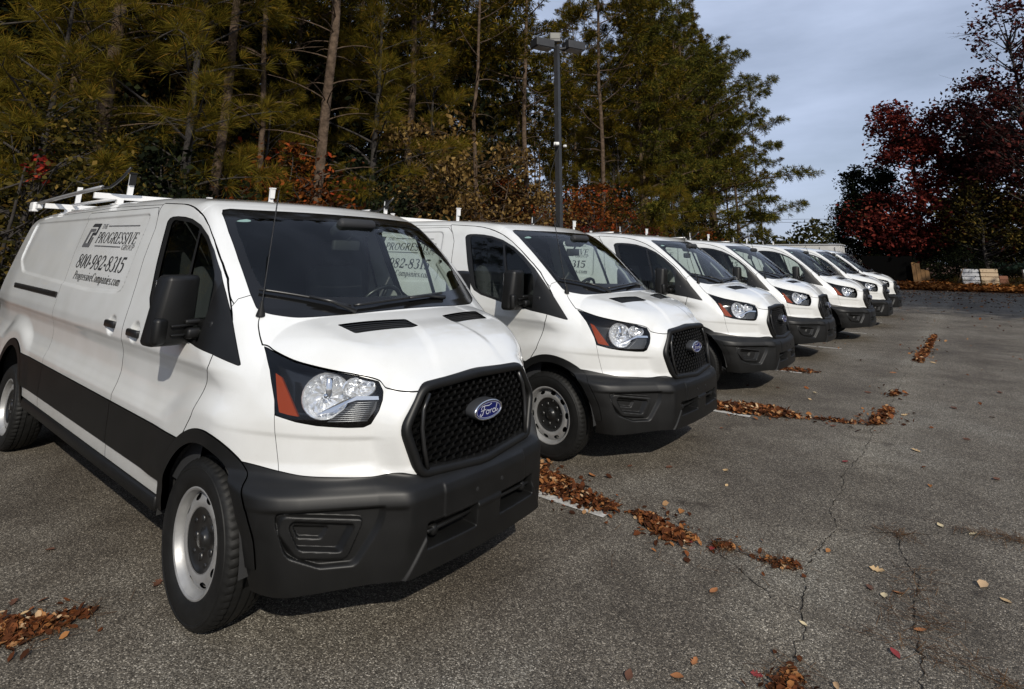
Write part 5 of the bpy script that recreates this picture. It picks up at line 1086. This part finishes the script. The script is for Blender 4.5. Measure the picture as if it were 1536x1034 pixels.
def pine(seed, h, base, r0, nb, tufts, blen, tl, tw, per, m, lean=0.0, droop=0.0, bias=None, wood_m='bark', dead=6, spread=.9):
    r = np.random.default_rng(seed); k = 14; z = np.linspace(0, h, k); off = np.cumsum(r.normal(0, .05, (k, 2)), 0) * h / 18
    tr = np.column_stack([off[:, 0] + lean * z, off[:, 1], z - .3]); rad = r0 * (1 - .85 * (z / h)**1.1); rad[0] *= 1.25; paths = [(tr, rad)]; C = []; D = []
    for i in range(nb):
        t = base + (1 - base) * ((i + r.random()) / nb); zz = t * h; p0 = np.array([np.interp(zz, z, tr[:, 0]), np.interp(zz, z, tr[:, 1]), zz - .3]); az = i * 2.4 + r.normal(0, .4)
        L = blen * (.45 + .75 * r.random()) * (1 - .65 * ((t - base) / (1 - base))**1.5 if base < .98 else 1)
        if bias is not None: L *= 1 + .45 * math.cos(az - bias)
        el = .25 + .55 * t - droop + r.normal(0, .14); e = np.array([math.cos(az) * math.cos(el), math.sin(az) * math.cos(el), math.sin(el)]); p1 = p0 + e * L
        bp = curve(p0, p1, (0, 0, -.08 * L if droop == 0 else .05 * L)); paths.append((bp, np.linspace(max(.012, rad[0] * .22 * (L / blen)), .008, 6)))
        nt = max(4, int(tufts * L / blen))
        for j in range(nt):
            s = .28 + .72 * math.sqrt(r.random()); q = bp[0] * 0 + np.array([np.interp(s, np.linspace(0, 1, 6), bp[:, c]) for c in range(3)]); sp_ = .30 * L * (1.12 - s) + .10; o = r.normal(0, sp_ * .55, 3); o[2] *= .5
            C.append(q + o + np.array([0, 0, .06])); dd = e * .9 + o / (np.linalg.norm(o) + .01) * .7 + np.array([0, 0, .45]); D.append(dd / np.linalg.norm(dd))
            if j % 3 == 0: paths.append((np.array([q, q + o * .5 + [0, 0, .02], q + o]), np.array([.011, .008, .005])))
    for i in range(dead):     # dead stubs on the bare stem
        zz = base * h * (.25 + .75 * r.random()); p0 = np.array([np.interp(zz, z, tr[:, 0]), np.interp(zz, z, tr[:, 1]), zz - .3]); az = r.random() * 6.28; L = .4 + 1.3 * r.random(); paths.append((curve(p0, p0 + np.array([math.cos(az), math.sin(az), .15]) * L, (0, 0, .08), 5), np.linspace(.02, .006, 5)))
    return make_tree('pine_tree', tubes_np(paths, 7), wood_m, [needles_np(np.array(C), np.array(D), tl, tw, per, r, spread)], [m])
def leafy(seed, name, h, blobs, nleaf, size, m, r0, wood_m='bark_dark', clump=.5, nlimb=26, twigs=60, trunk_h=None, flat=.7, limb_up=.35, fork=1):
    """blobs: (x,y,z, rx,ry,rz, weight) crown volumes; leaves gather in clumps at limb ends"""
    r = np.random.default_rng(seed); th = trunk_h or h * .75; k = 10; paths = []; stems = []
    for f in range(fork):
        z = np.linspace(0, th * (1 if f == 0 else r.uniform(.7, 1)), k); off = np.cumsum(r.normal(0, .06, (k, 2)), 0) * h / 10; sp_ = np.array([math.cos(f * 2.3), math.sin(f * 2.3)]) * (0 if fork == 1 else .16)
        tr = np.column_stack([off + z[:, None] * sp_, z - .2]); paths.append((tr, r0 * (1 - .7 * z / th) * (1 if f == 0 else .75))); stems.append(tr)
    wts = np.array([b[6] for b in blobs], float); wts /= wts.sum(); cl = []
    for i in range(nlimb):
        b = blobs[r.choice(len(blobs), p=wts)]; v = r.normal(0, 1, 3); v /= np.linalg.norm(v); v *= (.45 + .55 * r.random()**.5); c = np.array(b[:3]) + v * np.array(b[3:6]); cl.append(c)
        st = stems[i % fork]; zt = np.clip(c[2] - np.hypot(c[0], c[1]) * limb_up - .3, .15 * h, th * .95); p0 = np.array([np.interp(zt, st[:, 2], st[:, c_]) for c_ in range(3)]); L = np.linalg.norm(c - p0)
        paths.append((curve(p0, c, np.append(r.normal(0, .08 * L, 2), -.06 * L)), np.linspace(max(r0 * .30, .015), .008, 6)))
    cl = np.array(cl); LC = []
    for i in range(twigs):
        c = cl[r.integers(len(cl))]; d = r.normal(0, clump * 1.1, 3); d[2] = abs(d[2]) * .7; paths.append((curve(c, c + d, r.normal(0, .06, 3), 4), np.linspace(.012, .004, 4)))
    idx = r.integers(len(cl), size=nleaf); LC = cl[idx] + np.clip(r.normal(0, 1, (nleaf, 3)), -1.7, 1.7) * clump * np.array([1, 1, .75]) * (.5 + .9 * r.random(len(cl)))[idx][:, None]
    LC[:, 2] = np.maximum(LC[:, 2], .05)
    return make_tree(name, tubes_np(paths, 6), wood_m, [leaves_np(LC, size, r, flat)], [m])
PROTO = {}
def proto(key, fn):
    o = fn(); PROTO[key] = [o, False]
def place(key, x, y, rz, s, label, cat, group, name=None):
    o, used = PROTO[key]
    if used: o = copy_tree(o)
    PROTO[key][1] = True
    o.location = (x, y, -.02); o.rotation_euler = (0, 0, rz); o.scale = (s, s, s)
    if name: o.name = name
    tag(o, label, cat, group); return o
# --- prototypes
proto('tall1', lambda: pine(11, 23, .20, .20, 50, 34, 3.3, .30, .026, 25, 'needle', dead=10))
proto('tall2', lambda: pine(12, 20, .24, .15, 44, 32, 2.9, .30, .025, 25, 'needle', lean=.02, dead=10))
proto('tall3', lambda: pine(13, 24, .26, .17, 46, 32, 3.2, .32, .028, 24, 'needle_far', lean=-.015, dead=10))
proto('bare1', lambda: pine(41, 22, .36, .125, 46, 40, 3.1, .32, .03, 24, 'needle', lean=.012, dead=26))
proto('bare2', lambda: pine(42, 24, .33, .135, 48, 40, 3.3, .32, .03, 24, 'needle', lean=-.01, dead=30))
proto('slim', lambda: pine(14, 15, .50, .075, 24, 22, 1.9, .26, .036, 13, 'needle', lean=.02, dead=12))
proto('edge', lambda: pine(15, 17, .10, .24, 84, 62, 5.2, .34, .030, 23, 'needle_edge', droop=.18, bias=0.0, dead=0))
proto('edge2', lambda: pine(16, 20, .18, .24, 74, 56, 4.4, .34, .030, 23, 'needle_edge', droop=.10, bias=0.0, dead=4))
proto('young1', lambda: pine(17, 7.5, .16, .10, 34, 18, 2.3, .34, .0065, 74, 'needle_olive', droop=.1, dead=0, spread=.62, wood_m='bark_dark'))
proto('young2', lambda: pine(18, 9.0, .20, .12, 36, 18, 2.6, .35, .0065, 74, 'needle_olive', droop=.15, dead=2, spread=.62, wood_m='bark_dark'))
proto('brown', lambda: leafy(21, 'understory_tree', 6.5, [(0, 0, 3.6, 1.9, 1.9, 1.9, 1), (.6, -.4, 2.2, 1.7, 1.7, 1.3, .6)], 3600, .15, 'leaf_brown', .06, 'bark', .34, 42, 90, fork=3, flat=1.3))
proto('brown2', lambda: leafy(22, 'understory_tree', 5.5, [(0, 0, 3.0, 1.6, 1.6, 1.7, 1)], 2400, .13, 'leaf_brown', .05, 'bark', .30, 34, 80, fork=3))
proto('russet', lambda: leafy(23, 'understory_tree', 4.6, [(0, 0, 2.6, 1.3, 1.3, 1.5, 1)], 2400, .12, 'leaf_russet', .045, 'bark_dark', .28, 30, 40, fork=2))
proto('olive', lambda: leafy(24, 'shrub', 3.8, [(0, 0, 1.9, 1.6, 1.6, 1.5, 1), (.3, .8, 1.0, 1.2, 1.2, .8, .6)], 6200, .085, 'leaf_olive', .04, 'bark_dark', .30, 60, 30, fork=3))
proto('olive2', lambda: leafy(25, 'shrub', 5.0, [(0, 0, 2.6, 1.5, 1.5, 2.2, 1)], 5200, .09, 'leaf_olive', .05, 'bark_dark', .32, 52, 40, fork=2))
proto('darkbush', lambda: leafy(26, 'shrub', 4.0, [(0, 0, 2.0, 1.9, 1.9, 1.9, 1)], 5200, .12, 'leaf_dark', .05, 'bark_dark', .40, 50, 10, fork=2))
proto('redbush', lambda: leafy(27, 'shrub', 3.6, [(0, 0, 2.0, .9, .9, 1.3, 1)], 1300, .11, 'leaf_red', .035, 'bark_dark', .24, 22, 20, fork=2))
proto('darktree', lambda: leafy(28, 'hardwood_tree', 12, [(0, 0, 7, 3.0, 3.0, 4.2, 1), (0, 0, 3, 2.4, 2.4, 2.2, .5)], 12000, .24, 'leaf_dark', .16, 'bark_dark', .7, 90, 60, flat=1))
G_W = 'trees of the wood behind the vans'
# --- stems that can be picked out in the photograph, left to right (pixel column, distance plane x, kind)
front = [(140, -8.6, 'bare2', 'thick forked-looking pine trunk near the left edge, above the roof rack'), (325, -9.4, 'bare1', 'pine trunk hung with green boughs above the nearest cab roof'), (466, -8.3, 'bare2', 'straight sunlit pine trunk rising just behind the nearest van windshield'),
         (380, -9.2, 'slim', 'thin pale stem left of the straight sunlit trunk'), (718, -9.0, 'slim', 'slender pale trunk left of the lamp post'), (792, -10.0, 'bare1', 'dark pine trunk just left of the lamp post top'), (905, -10.5, 'bare2', 'pine trunk right of the lamp post with sky showing behind'), (600, -10.5, 'bare2', 'pine stem above the second van windshield, among brown leaves'),
         (962, -10.0, 'bare1', 'straight pine in the gap right of the lamp post'), (1000, -11.0, 'bare2', 'tall pine standing where the wood thins to the right')]
for i, (u, X, k, l) in enumerate(front):
    p = at(u, 330, 0, X); place(k, p.x, p.y, i * 1.3, 1.0 if k != 'slim' else 1.15, l, 'pine tree', G_W)
p = at(1075, 335, 0, -10.2); place('edge', p.x, p.y, math.radians(25), 1.0, 'broad green pine at the end of the wood, boughs reaching out over the far vans', 'pine tree', G_W)
p = at(1030, 335, 0, -12.0); place('edge2', p.x, p.y, math.radians(40), 1.0, 'tall pine behind the broad one, its crown stepping down against the sky', 'pine tree', G_W)
p = at(1010, 335, 0, -10.5); place('edge2', p.x, p.y - 4, math.radians(-20), .92, 'full-crowned pine left of the broad one, green to the roofline', 'pine tree', G_W)
yl = [(60, 250, -8.6, 'young1', .95, 'young pine with olive needle tufts above the roof rack'), (130, 250, -9.4, 'young2', 1.0, 'taller young pine at the left edge, tufts hanging over the rack'), (285, 250, -9.0, 'young2', 1.05, 'bushy young pine over the nearest van roof, yellowed tufts'), (395, 280, -9.8, 'young1', .8, 'small young pine left of the straight trunk'), (560, 280, -9.2, 'young2', 1.1, 'dense young pine right of the straight trunk, above the nearest windshield'), (640, 280, -11.0, 'young1', 1.2, 'young pine with sunlit crown behind the brown-leaved branches'), (530, 300, -8.4, 'young1', .5, 'low young pine tuft behind the nearest windshield corner'), (930, 300, -11.0, 'young1', 1.2, 'young pine right of the lamp post foot'), (1010, 320, -9.0, 'young2', .75, 'low pine bough mass behind the third van')]
for i, (u, v, X, k, s, l) in enumerate(yl):
    p = at(u, v, 0, X); place(k, p.x, p.y, i * 2.1, s, l, 'pine tree', 'young pines at the edge of the wood')
sh = [(15, -8.0, 'olive', 1.1, 'olive-leaved shrub at the left edge beside the roof rack'), (75, -8.6, 'olive2', .9, 'olive shrub with yellow leaves behind the roof rack'), (170, -8.4, 'olive', .8, 'low olive shrub over the rack of the nearest van'), (250, -9.2, 'darkbush', 1.1, 'dark bush behind the nearest van roof'), (330, -10, 'olive2', .8, 'olive shrub behind the nearest cab'), (425, -8.8, 'russet', 1.0, 'russet-leaved sapling left of the straight sunlit trunk'), (395, -9.6, 'russet', .8, 'small russet sapling farther left of the straight trunk'), (520, -9.0, 'darkbush', 1.0, 'dark bush at the foot of the straight trunk'),
      (640, -8.8, 'brown', 1.05, 'brown-leaved understory tree left of the lamp post'), (735, -9.0, 'brown', 1.0, 'brown-leaved understory tree close beside the lamp post'), (690, -8.4, 'brown2', .85, 'small brown-leaved sapling behind the second van roof'), (590, -8.8, 'brown2', .9, 'brown-leaved sapling behind the nearest windshield top'), (800, -8.8, 'brown2', 1.0, 'tan-leaved sapling just left of the lamp post foot'), (880, -8.8, 'russet', 1.1, 'russet sapling right of the lamp post foot'), (860, -8.2, 'redbush', .9, 'small red-leaved bush right of the lamp post'),
      (930, -9.0, 'olive2', .9, 'olive shrub between lamp post and broad pine'), (968, -8.6, 'redbush', 1.0, 'red-leaved bush under the pines behind the third van'), (905, -9.6, 'russet', 1.2, 'tall russet sapling in the gap right of the lamp post'), (1010, -9.4, 'darkbush', 1.0, 'dark bush under the pines behind the third van'), (1060, -8.6, 'russet', .8, 'russet bush at the foot of the broad pine'), (760, -9.8, 'russet', 1.1, 'russet sapling among brown leaves left of the lamp post'), (560, -10.2, 'darkbush', 1.2, 'dark bush deeper in the wood behind the nearest cab')]
for i, (u, X, k, s, l) in enumerate(sh):
    p = at(u, 320, 0, X); place(k, p.x, p.y, i * 1.9, s, l, 'shrub' if PROTO[k][0].name.startswith('shrub') else 'tree', 'shrubs and saplings along the edge of the wood')
# small tufts of crimson leaves in the left shrub
r_ = np.random.default_rng(77); c_ = at(62, 253, 0, -7.4)
Vl, Ql = leaves_np(np.array(c_) + r_.normal(0, .10, (60, 3)), .10, r_); cr_ = empty('red_sprig', (c_.x, c_.y, c_.z)); Vl -= np.array(c_)
new_obj('crown', mesh_np('crown', Vl, Ql), cr_, M['leaf_crimson']); vt, qt = tubes_np([(np.array([(0, 0, 0), (-.3, .1, -.8), (-.5, .2, -c_.z)]), np.array([.006, .012, .02]))], 5); new_obj('stem', mesh_np('stem', vt, qt, None, True), cr_, M['bark_dark'])
tag(cr_, 'bright crimson sprig of leaves above the left end of the roof rack', 'sprig')
# rows of pines deeper in the wood
rr = random.Random(5); n = 0
for X in (-14, -17, -20.5, -25):
    y = -9.0 + rr.random() * 2
    while y < 62 - (-X - 14) * .2:
        if not (X > -16 and 24 < y < 34):
            k = rr.choice(('tall1', 'tall2', 'tall3', 'slim', 'tall3')) if y < 9 else rr.choice(('bare1', 'bare2', 'slim', 'bare2')); s_ = rr.uniform(.85, 1.15)
            place(k, X + rr.uniform(-1.2, 1.2), y, rr.random() * 6.28, s_, 'pine of the deeper rows, one of many stems in the wood', 'pine tree', 'pines deeper in the wood'); n += 1
        y += rr.uniform(2.2, 3.6) * (1 + (-X - 14) * .03)
for X, step in ((-12.5, 2.6), (-17, 3.2)):
    y = -8
    while y < (44 if X > -14 else 55):
        k = rr.choice(('darkbush', 'olive2', 'brown', 'russet', 'darkbush', 'young2')); place(k, X + rr.uniform(-1, 1), y, rr.random() * 6.28, rr.uniform(1.0, 1.5), 'undergrowth of the deeper wood, one of many clumps between the stems', 'undergrowth', 'undergrowth deeper in the wood'); y += rr.uniform(.7, 1.3) * step
for X, step in ((-15.5, 4.2), (-19, 4.6), (-23, 5.2)):
    y = -10 + rr.random() * 3
    while y < 16:
        place('darktree', X + rr.uniform(-1, 1), y, rr.random() * 6.28, rr.uniform(.8, 1.15), 'dark leafy tree of the deeper wood, filling between the pine stems', 'hardwood tree', 'leafy trees deeper in the wood'); y += rr.uniform(.7, 1.3) * step
# far side of the wood: reads as one mass
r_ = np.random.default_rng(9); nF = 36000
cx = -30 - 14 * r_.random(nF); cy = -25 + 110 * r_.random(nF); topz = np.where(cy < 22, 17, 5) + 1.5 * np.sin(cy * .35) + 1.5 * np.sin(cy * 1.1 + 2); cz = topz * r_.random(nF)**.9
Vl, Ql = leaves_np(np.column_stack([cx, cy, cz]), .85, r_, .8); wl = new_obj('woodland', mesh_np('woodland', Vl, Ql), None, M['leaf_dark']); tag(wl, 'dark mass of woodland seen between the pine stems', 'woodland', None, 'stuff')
r_ = np.random.default_rng(10); nF = 16000
cx = -70 + 140 * r_.random(nF); cy = 125 + 20 * r_.random(nF); topz = 9 + 2.0 * np.sin(cx * .21) + 1.6 * np.sin(cx * .57 + 1) + 2 * np.sin(cx * .06); cz = topz * r_.random(nF)**.8
Vl, Ql = leaves_np(np.column_stack([cx, cy, cz]), 1.0, r_, .8); wl = new_obj('treeline', mesh_np('treeline', Vl, Ql), None, M['needle_far']); tag(wl, 'low distant tree line beyond the lot, under the gap of sky', 'woodland', None, 'stuff')
# --- trees at the far right
G_R = 'trees at the far right end of the lot'
proto('maple', lambda: leafy(31, 'maple_tree', 15, [(-.3, 0, 11.6, 1.5, 2.0, 1.8, .5), (.3, 0, 9.0, 2.0, 2.4, 2.2, .9), (-2.2, 0, 5.0, 1.9, 2, 1.7, .8), (.6, 0, 5.0, 1.6, 2.4, 2.0, .6), (-.6, 0, 2.9, 2.4, 2.4, 1.0, .4)], 17000, .27, 'leaf_red', .20, 'bark_dark', .50, 120, 70, trunk_h=11))
place('maple', .55, 47.5, 0, 1.0, 'red maple at the far end of the lot, brightest of the right-hand trees', 'maple tree', G_R)
proto('maple_lo', lambda: leafy(32, 'maple_tree', 13, [(0, 0, 9.0, 2.4, 2.6, 2.4, 1), (.5, 0, 5.6, 2.8, 2.8, 2.2, .9), (0, 0, 2.6, 2.6, 2.6, 1.4, .5)], 19000, .27, 'leaf_maroon', .2, 'bark_dark', .60, 130, 60, trunk_h=10))
place('maple_lo', 4.2, 49.0, 1.0, 1.12, 'dark maroon tree filling the middle of the right-hand clump', 'maple tree', G_R)
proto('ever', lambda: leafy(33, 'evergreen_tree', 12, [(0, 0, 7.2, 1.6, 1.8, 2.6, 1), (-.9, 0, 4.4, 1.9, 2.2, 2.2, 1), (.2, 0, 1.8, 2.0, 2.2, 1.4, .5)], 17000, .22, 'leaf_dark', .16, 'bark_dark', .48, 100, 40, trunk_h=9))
place('ever', -2.0, 49.5, .4, 1.0, 'dark evergreen forming the left edge of the right-hand clump', 'evergreen tree', G_R)
proto('sparse', lambda: leafy(34, 'hardwood_tree', 20, [(0, 0, 15.5, 1.9, 2.0, 2.8, .7), (1.6, 0, 11.5, 2.6, 2.6, 2.2, 1), (1.6, 0, 8.2, 2.6, 2.6, 1.6, .8)], 7500, .25, 'leaf_maroon', .2, 'bark_dark', .46, 110, 480, trunk_h=16, limb_up=.8))
place('sparse', 7.3, 43.8, 2.6, 1.0, 'tall thin-leaved maroon tree at the right edge, bare twigs at its top', 'hardwood tree', G_R)
place('sparse', 10.2, 47.0, 0.6, .9, 'second thin-leaved maroon tree, cut off by the right edge', 'hardwood tree', G_R)
proto('oliveT', lambda: leafy(35, 'hardwood_tree', 9, [(0, 0, 5.4, 2.4, 2.0, 1.8, 1), (.6, 0, 3.2, 2.6, 2, 1.2, .6)], 4200, .20, 'leaf_olive', .14, 'bark_dark', .50, 60, 60, trunk_h=6))
place('oliveT', 4.0, 45.5, .5, .95, 'olive-brown tree low in front of the maroon one', 'hardwood tree', G_R); place('oliveT', 7.8, 46.0, 2.0, .85, 'olive-brown tree under the thin-leaved one, right edge', 'hardwood tree', G_R)
for i, (x, y, s_) in enumerate(((1.6, 46.4, .75), (3.1, 46.2, .8), (-1.0, 47.0, .8), (2.3, 47.5, 1.0), (5.0, 47.6, .95))): place('darkbush', x, y, i * 1.7, s_, 'dark shrub in the shade beneath the right-hand trees', 'shrub', 'dark shrubs beneath the right-hand trees')
for i, (x, y, s_) in enumerate(((7.5, 45.2, .45), (6.3, 45.6, .35), (3.5, 44.55, .22), (4.45, 44.6, .2), (2.55, 44.6, .28), (5.2, 44.8, .3))): place('olive', x, y, i * 2, s_, 'small olive bush growing round the crates under the right-hand trees', 'shrub', 'small bushes by the crates')
# trees standing off to the right of the picture; they throw the shade across the far end of the lot
for i, (x, y, s_) in enumerate(((18, 16.5, 1.5), (18.5, 21.5, 1.6), (17.5, 27, 1.6), (24, 17, 1.7), (25, 23, 1.6))): place('darktree', x, y, i * 1.1, s_, 'leafy tree out of the picture to the right, shading the far lot', 'hardwood tree', 'shade trees to the right of the lot')
# ------------------------------------------------------------------ lamp post
M['post'] = mat('post_bronze', (.030, .031, .033), .45, var=(6, .15)); M['lamp_glass'] = mat('lamp_glass', (.25, .25, .24), .3); M['galv'] = mat('galvanised', (.30, .30, .30), .45, metal=.5)
pb = at(839, 337, 0, -5.9); lp = empty('lamp_post', (pb.x, pb.y, 0)); tag(lp, 'dark square lamp post with two flood heads behind the second and third vans', 'lamp post')
zt = at(833, 69, 0, -5.9).z
mb = MB(); mb.box((0, 0, zt / 2), (.165, .165, zt), None, (.80, .80)); mb.build('post', M['post'], lp)
mb = MB(); mb.box((0, 0, .10), (.36, .36, .2)); mb.build('post_base', M['post'], lp)
for s_ in (-1, 1):
    hd = empty('lamp_head'); hd.parent = lp; ang = math.radians(22); cx_ = s_ * .62; rt = Vector((R_ROWS[0][0], R_ROWS[0][1], 0)).normalized(); fw = Vector((R_ROWS[2][0], R_ROWS[2][1], 0)).normalized()
    ax = (rt * .92 + fw * (.45)).normalized(); ay = Vector((-ax.y, ax.x, 0)); Rm = Matrix((ax, ay, Vector((0, 0, 1)))).transposed(); c = ax * cx_ * (1.0 if s_ > 0 else .82) + Vector((0, 0, zt + (.10 if s_ > 0 else -.02)))
    mb = MB(); mb.rbox(tuple(c), (.62, .42, .26), .02, 2, Rm); mb.build('housing', M['post'], hd, smooth=False)
    mb = MB(); mb.box(tuple(c + Vector((0, 0, -.135))), (.50, .32, .02), Rm); mb.build('lens', M['lamp_glass'], hd)
    mb = MB(); mb.tube([(0, 0, zt - .08), tuple(c * .5 + Vector((0, 0, zt * .5 - .06))), tuple(c - ax * s_ * .28)], .035, 8); mb.build('arm', M['post'], hd, smooth=True)
fl = empty('flood_lamp'); fl.parent = lp; rt = Vector((R_ROWS[0][0], R_ROWS[0][1], 0)).normalized(); fw = Vector((R_ROWS[2][0], R_ROWS[2][1], 0)).normalized(); c = Vector((0, 0, zt + .26)) - rt * .06 - fw * .08
Rm = Matrix((rt, fw, Vector((0, 0, 1)))).transposed()
mb = MB(); mb.rbox(tuple(c), (.34, .16, .30), .03, 2, Rm); mb.build('housing', mat('flood_grey', (.09, .09, .09), .5), fl); mb = MB(); mb.box(tuple(c - fw * .085 + Vector((0, 0, .03))), (.28, .01, .17), Rm); mb.build('lens', mat('flood_lens', (.22, .22, .20), .15), fl)
mb = MB(); mb.tube([(0, 0, zt), tuple(c)], .03, 8); mb.build('bracket', M['post'], fl)
zc = at(836, 217, 0, -5.9).z
cb = MB(); cb.rbox((-.02, -.06, zc), (.16, .30, .10), .02, 2, Matrix.Rotation(.6, 3, 'Z')); cb.rbox((.10, -.20, zc - .02), (.12, .10, .09), .03, 2, Matrix.Rotation(.6, 3, 'Z')); cb.rbox((.16, .12, zc - .04), (.10, .08, .08), .03, 2); cb.build('camera_bracket', mat('camera_white', (.7, .7, .68), .4), lp)
wr = MB(); wr.tube([(.10, -.12, zc - .1), (-.05, -.36, zc - .9), (-.05, -.42, zc - 1.6), (.05, -.2, zc - 2.2), (.06, -.10, zc - 2.4)], .010, 5); wr.build('cable', M['rubber'], lp)
# ------------------------------------------------------------------ things under the far trees
def boxthing(name, c, d, m, label, cat, rz=0, extra=None):
    e = empty(name, (c[0], c[1], 0), rz); mb = MB(); mb.rbox((0, 0, c[2]), d, .03, 2); mb.build('body', m, e)
    if extra: extra(e)
    tag(e, label, cat); return e
def trailer(e):
    for s in (-1, 1):
        for x in (-1.2, -.3):
            mb = MB(); mb.lathe([(.0, .09), (.2, .09), (.36, .10), (.36, -.10), (0, -.10)], 20, (x, s * 1.0, .36)); mb.build('wheel', M['rubber'], e, smooth=True, auto=40)
    for k in range(9):
        mb = MB(); mb.box((-3.1 + k * .78, -1.226, 1.55), (.04, .012, 1.9)); mb.build('rib', M['galv'], e)
    mb = MB(); mb.box((0, 0, 2.66), (6.9, 2.52, .06)); mb.build('roof', mat('trailer_roof', (.42, .43, .44), .5), e)
boxthing('box_trailer', (-6.0, 36.5, 1.62), (6.8, 2.44, 2.05), mat('trailer_white', (.62, .62, .6), .5, var=(2, .1)), 'long pale box trailer showing over the hoods of the farthest vans', 'trailer', .05, trailer)
def shed(e):
    mb = MB(); mb.add([(-3.4, -2.3, 2.35), (3.4, -2.3, 2.35), (3.4, 0, 3.1), (-3.4, 0, 3.1), (3.4, 2.3, 2.35), (-3.4, 2.3, 2.35)], [(0, 1, 2, 3), (3, 2, 4, 5)]); mb.build('roof', mat('shed_roof', (.35, .36, .37), .6), e)
    for k in range(3):
        mb = MB(); mb.box((-2 + 2 * k, -2.02, 1.3), (.9, .04, 1.1)); mb.build('window', M['satin_black'], e)
boxthing('white_shed', (-6.0, 62, 1.2), (6.4, 4.0, 2.4), mat('shed_white', (.6, .57, .53), .7), 'low white building glimpsed past the last van under the trees', 'building', 0, shed)
M['wood_panel'] = mat('weathered_panel', (.16, .085, .03), .8, var=(3, .4)); M['dark_fence'] = mat('black_fence', (.0025, .0025, .0025), .95, spec=.05)
bf = empty('fence_panel', (-1.15, 45.3, .24)); tag(bf, 'solid black fence section standing under the red maple', 'fence')
for k in range(11): mb = MB(); mb.box((-1.45 + k * .265, 0, .99), (.262, .04, 1.75 + .02 * (k % 3))); mb.build('board', M['dark_fence'], bf)
for x in (-1.5, 0, 1.45): mb = MB(); mb.box((x, .06, .95), (.1, .1, 1.9)); mb.build('post', M['dark_fence'], bf)
wp = empty('board_stack', (.62, 45.0, .22)); tag(wp, 'brown weathered boards leaning at the end of the black fence', 'boards')
for k in range(4): mb = MB(); mb.box((-.42 + k * .23 , 0 - .02 * k, .78 - .1 * (k > 1)), (.215, .04, 1.4 - .5 * (k > 1) - .1 * k), Matrix.Rotation(-.06, 3, 'X')); mb.build('board', M['wood_panel'], wp)
def crate(name, c, d, m, label, slats=4):
    e = empty(name, (c[0], c[1], .24), random.Random(c[0]).uniform(-.15, .15)); h = d[2] / slats
    mb = MB(); mb.box((0, 0, c[2]), (d[0] * .90, d[1] * .86, d[2] * .96)); mb.build('core', m, e)
    for k in range(slats): mb = MB(); mb.box((0, 0, c[2] - d[2] / 2 + h * (k + .5)), (d[0], d[1], h * .80)); mb.build('slat', m, e)
    tag(e, label, 'crate')
M['crate_white'] = mat('crate_white', (.55, .56, .58), .6); M['crate_tan'] = mat('crate_tan', (.55, .42, .28), .7); M['crate_rust'] = mat('crate_rust', (.22, .09, .05), .7); M['tarp'] = mat('green_tarp', (.055, .10, .07), .6, var=(3, .2))
crate('crate', (3.05, 45.2, .62), (.85, .7, .95), M['crate_white'], 'white slatted crate under the trees, left of the tan one'); crate('crate', (3.95, 45.3, .62), (.85, .7, 1.0), M['crate_tan'], 'tan slatted crate beside the white one under the trees'); crate('crate', (4.62, 45.3, .45), (.40, .5, .5), M['crate_rust'], 'small rust-coloured crate right of the tan one', 2); crate('crate', (6.0, 45.7, .75), (.8, .6, .7), M['crate_white'], 'white crate half hidden by the small green bush', 3)
tb = empty('tarp_boat', (6.6, 47.6, 0)); tag(tb, 'long low green boat hull behind the crates at the right edge', 'boat')
mb = MB(); st = []; 
for k in range(13):
    t = k / 12; x = -3.6 + 7.2 * t; w = .95 * math.sin(math.pi * min(1, .18 + t * .9))**.6; st.append([(x, -w, 1.75), (x, -w * .9, 1.35), (x, -w * .5, 1.0), (x, 0, .9), (x, w * .5, 1.0), (x, w * .9, 1.35), (x, w, 1.75)])
mb.add([p for s in st for p in s], [(i * 7 + j, i * 7 + j + 1, (i + 1) * 7 + j + 1, (i + 1) * 7 + j) for i in range(12) for j in range(6)] + [tuple(range(7))]); mb.build('hull', M['tarp'], tb, smooth=True)
mb = MB(); mb.add([(s[0][0], s[0][1] * .98, 1.76) for s in st] + [(s[6][0], s[6][1] * .98, 1.76) for s in st], [(i, i + 1, 13 + i + 1, 13 + i) for i in range(12)]); mb.build('deck', M['tarp'], tb)
for x in (-2, 1.5): mb = MB(); mb.box((x, 0, .5), (.12, 1.4, 1.0)); mb.build('stand', M['galv'], tb)
ls = MB(); a = at(1434, 432, 1, 44.6); b = at(1444, 403, 1, 44.6); ls.tube([(a.x, a.y, .1), ((a.x + b.x) / 2 + .02, a.y, (.1 + b.z) / 2), (b.x, b.y, b.z)], .035, 6); o = ls.build('leaning_pole', M['bark'], None, smooth=True); tag(o, 'thin brown pole leaning under the maroon trees', 'pole')
# overhead wire far off, above the tree gap
for k, (z0) in enumerate((9.2, 8.6)):
    wv = MB(); wv.tube([(-40 + 8 * i, 118, z0 + .012 * (8 * i - 48)**2 * .04) for i in range(13)], .03, 4); o = wv.build('power_line', M['satin_black'], None); tag(o, 'upper of two thin wires crossing the sky gap' if k == 0 else 'lower of two thin wires crossing the sky gap', 'wire', 'wires in the distance')
